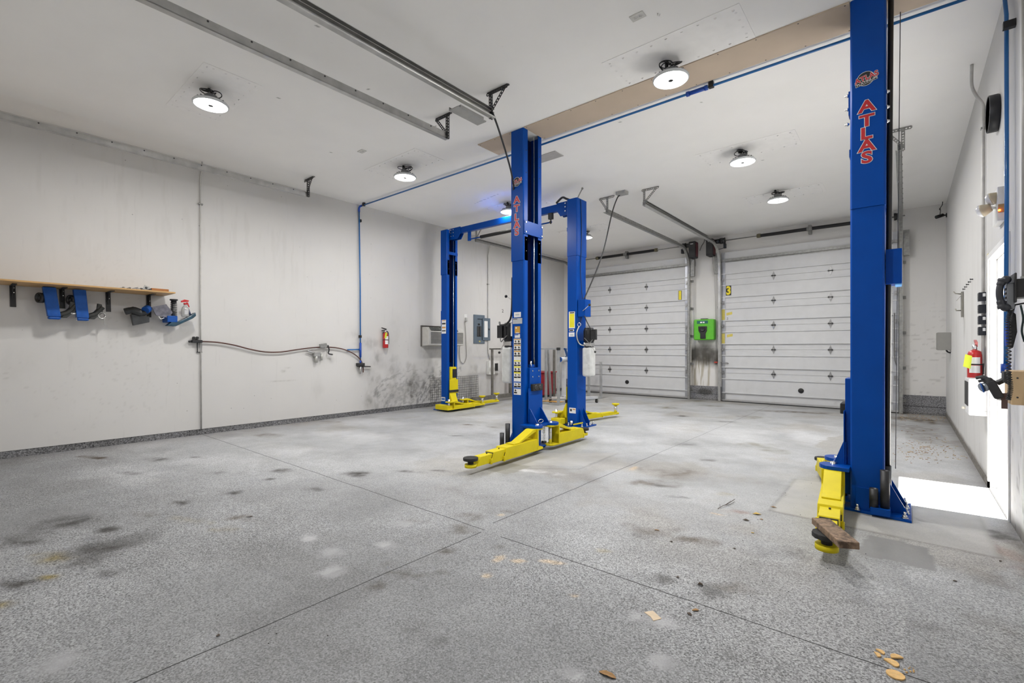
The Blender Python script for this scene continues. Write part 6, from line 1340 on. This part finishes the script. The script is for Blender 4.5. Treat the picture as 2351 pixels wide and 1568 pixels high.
# ------------------------------------------------------------------ what lies on the floor
CRK = mat('cracker_biscuit', (.66,.42,.17), .75, var=.14, scale=60, bump=.4); 
def cracker(u, v, r, label, cut=None, ang=0, tilt=0):
    p = FL(u, v); q = MB(); n = 28; pts = []
    for i in range(n):
        a = 2*math.pi*i/n; x, y = math.cos(a)*r, math.sin(a)*r
        if cut is not None: x = max(x, cut*r)
        pts.append((x, y))
    c, s = math.cos(ang), math.sin(ang)
    W = [(p.x + x*c - y*s, p.y + x*s + y*c, .0005 + tilt*(x/r+1)*r) for (x, y) in pts]
    q.prism(W, (0,0,.0055))
    ct = Vector((p.x, p.y, .006 + tilt*r))
    rr = random.Random(int(u))
    for i in range(14):
        a, d = rr.uniform(0, 6.28), rr.uniform(.1, .75)*r; x, y = d*math.cos(a), d*math.sin(a)
        if cut is not None and x < cut*r + .004: continue
        q.cyl((p.x+x*c-y*s, p.y+x*s+y*c, .0058+tilt*(x/r+1)*r), (p.x+x*c-y*s, p.y+x*s+y*c, .0066+tilt*(x/r+1)*r), .0016, n=6, m=1)
    o = q.build('cracker', [CRK, mat('cracker_salt', (.72,.56,.32), .8)], bevel=.0012); return tag(o, label, 'cracker', 'crackers on the floor')
cracker(2056, 1551, .030, 'whole round salted cracker lying across the dark floor joint')
cracker(2046, 1523, .026, 'broken oval cracker just above the whole one', -.35, 0.9)
cracker(2061, 1515, .024, 'triangular cracker piece propped on its neighbour', .05, 2.2, .12)
cracker(2011, 1504, .017, 'small cracker fragment farthest to the side of the group', .0, .4)
cracker(2020, 1498, .017, 'small cracker fragment at the back of the group', -.1, .9)
rr = random.Random(5); q = MB()
for i in range(14):
    p = FL(2085+rr.uniform(-9, 14), 1539+rr.uniform(-7, 7)); q.ball((p.x, p.y, .002), rr.uniform(.0012, .004), n=6)
tag(q.build('cracker_crumbs', CRK), 'cracker crumbs scattered beside the crackers', 'crumbs', kind='stuff')
LEAF = mat('dry_leaf', (.32,.18,.07), .8, var=.3, scale=40); LEAFD = mat('dark_leaf', (.07,.05,.035), .85, var=.3, scale=40); LEAFY = mat('yellow_leaf', (.58,.40,.10), .75, var=.2, scale=40)
def leaf(u, v, L, W_, ang, m, label, curl=.2):
    p = FL(u, v); q = MB(); n = 7; c, s = math.cos(ang), math.sin(ang); vs = []
    for i in range(n):
        t_ = i/(n-1); w_ = W_*math.sin(math.pi*min(.97, max(.06, t_)))*(1+.25*math.sin(9*t_+u)); x = (t_-.5)*L
        for (k, e) in ((-1, curl), (0, 0), (1, curl*.7)):
            y = k*w_; z = .002 + abs(k)*w_*e + L*.06*math.sin(math.pi*t_)
            vs.append((p.x + x*c - y*s, p.y + x*s + y*c, z))
    vs += [(a, b, d+.0012) for (a, b, d) in vs]; fs = []
    for o_ in (0, n*3):
        for i in range(n-1):
            for k in (0, 1): fs.append((o_+i*3+k, o_+i*3+k+1, o_+i*3+k+4, o_+i*3+k+3))
    for i in range(n-1): fs += [(i*3, i*3+3, n*3+i*3+3, n*3+i*3), (i*3+2, i*3+5, n*3+i*3+5, n*3+i*3+2)]
    q.add(vs, fs); return tag(q.build('dry_leaf', m), label, 'leaf', 'dry leaves on the floor')
leaf(1738, 1181, .06, .018, .4, LEAFY, 'curled yellow leaf on the concrete midway to the near post')
leaf(1713, 1195, .045, .014, .2, LEAFD, 'crumpled dark leaf just below the yellow one')
leaf(1748, 1193, .025, .008, .1, LEAF, 'tiny brown leaf bit next to the dark leaf')
leaf(1776, 1165, .045, .010, .1, LEAF, 'thin tan leaf on the pale repaired slab')
leaf(1597, 1402, .035, .010, .8, LEAF, 'orange-brown leaf just past the floor joint')
leaf(1583, 1411, .030, .010, -.5, LEAFD, 'dark crumpled leaf beside the orange-brown one')
leaf(1395, 1551, .07, .016, .1, LEAF, 'large brown leaf at the bottom of the picture')
leaf(1508, 1218, .035, .008, .3, LEAF, 'narrow tan leaf in the brown floor stain')
leaf(1728, 1224, .022, .007, .3, LEAFY, 'little pale leaf fragment below the pair of leaves')
leaf(1608, 1344, .028, .014, .3, LEAFD, 'round dark seed husk with a pale trace on the floor', .8)
leaf(1556, 1326, .018, .008, .1, LEAFD, 'small black speck of bark near the joint')
leaf(1686, 1260, .018, .007, .2, LEAFD, 'small black speck of bark midway to the plank')
leaf(1541, 1244, .020, .007, .2, LEAFD, 'dark leaf crumb in the long brown stain')
leaf(2297, 1289, .03, .005, 1.2, LEAFD, 'dark sliver of bark near the wall by the doorway')
leaf(2193, 1335, .02, .008, .4, LEAFD, 'dark crumb on the bare concrete below the grey patch')
leaf(573, 1187, .05, .008, .9, LEAFD, 'thin dark bark strip out on the speckled floor')
leaf(501, 1460, .016, .008, .9, LEAFD, 'small black pebble of dirt near the long joint')
p = FL(1500, 1416); q = MB(); q.prism([FL(1479,1406), FL(1499,1403), FL(1519,1421), FL(1500,1426), FL(1494,1417)], (0,0,.0025))
tag(q.build('paper_scrap', mat('tan_card', (.62,.50,.36), .8, var=.06, scale=30)), 'torn tan scrap of card on the floor near the joint', 'scrap')
q = MB(); q.tube(smooth_path([FL(1648,1168,.004), FL(1660,1161,.012), FL(1672,1156,.012), FL(1687,1146,.02)], 4), .0022, 5); q.tube([FL(1662,1160,.012), FL(1676,1158,.006), FL(1686,1152,.01)], .0016, 5); q.tube([FL(1654,1165,.008), FL(1652,1157,.02)], .0014, 5); q.tube([FL(1668,1157,.012), FL(1678,1150,.03)], .0014, 5)
tag(q.build('twig', mat('twig_brown', (.07,.045,.03), .9)), 'forked dry twig lying on the open floor', 'twig')
rr = random.Random(9); q = MB()
for i in range(420):
    k = rr.random()
    if k < .5: u, v = rr.uniform(2065, 2172), rr.gauss(957, 5)
    elif k < .8: u, v = rr.gauss(2125, 35), rr.gauss(1032, 14)
    else: u, v = rr.uniform(2050, 2225), rr.uniform(962, 1060)
    p = FL(u, max(v, 950))
    if p.x > .57 or p.y > 12.15: continue
    a = rr.uniform(0, 3.14); L = rr.uniform(.004, .015); d = Vector((math.cos(a), math.sin(a), 0))*L
    q.obox(Vector((p.x, p.y, .0025)), d, Vector((-d.y, d.x, 0))*.35, Vector((0,0,.0018)), m=0 if rr.random() < .6 else 1)
tag(q.build('wood_chips', [mat('pale_chip', (.52,.42,.28), .85, var=.2, scale=50), LEAF]), 'scatter of wood chips and leaf bits on the floor of the far corner', 'debris', kind='stuff')
rr = random.Random(11); q = MB()
for i in range(160):
    p = FL(rr.uniform(1450, 2000), rr.uniform(1100, 1420)) if i % 2 else FL(rr.uniform(400, 1500), rr.uniform(1050, 1500))
    q.ball((p.x, p.y, .001), rr.uniform(.001, .0032), n=5)
tag(q.build('floor_grit', mat('dark_grit', (.06,.055,.05), .9)), 'tiny dark grit sprinkled over the concrete floor', 'grit', kind='stuff')
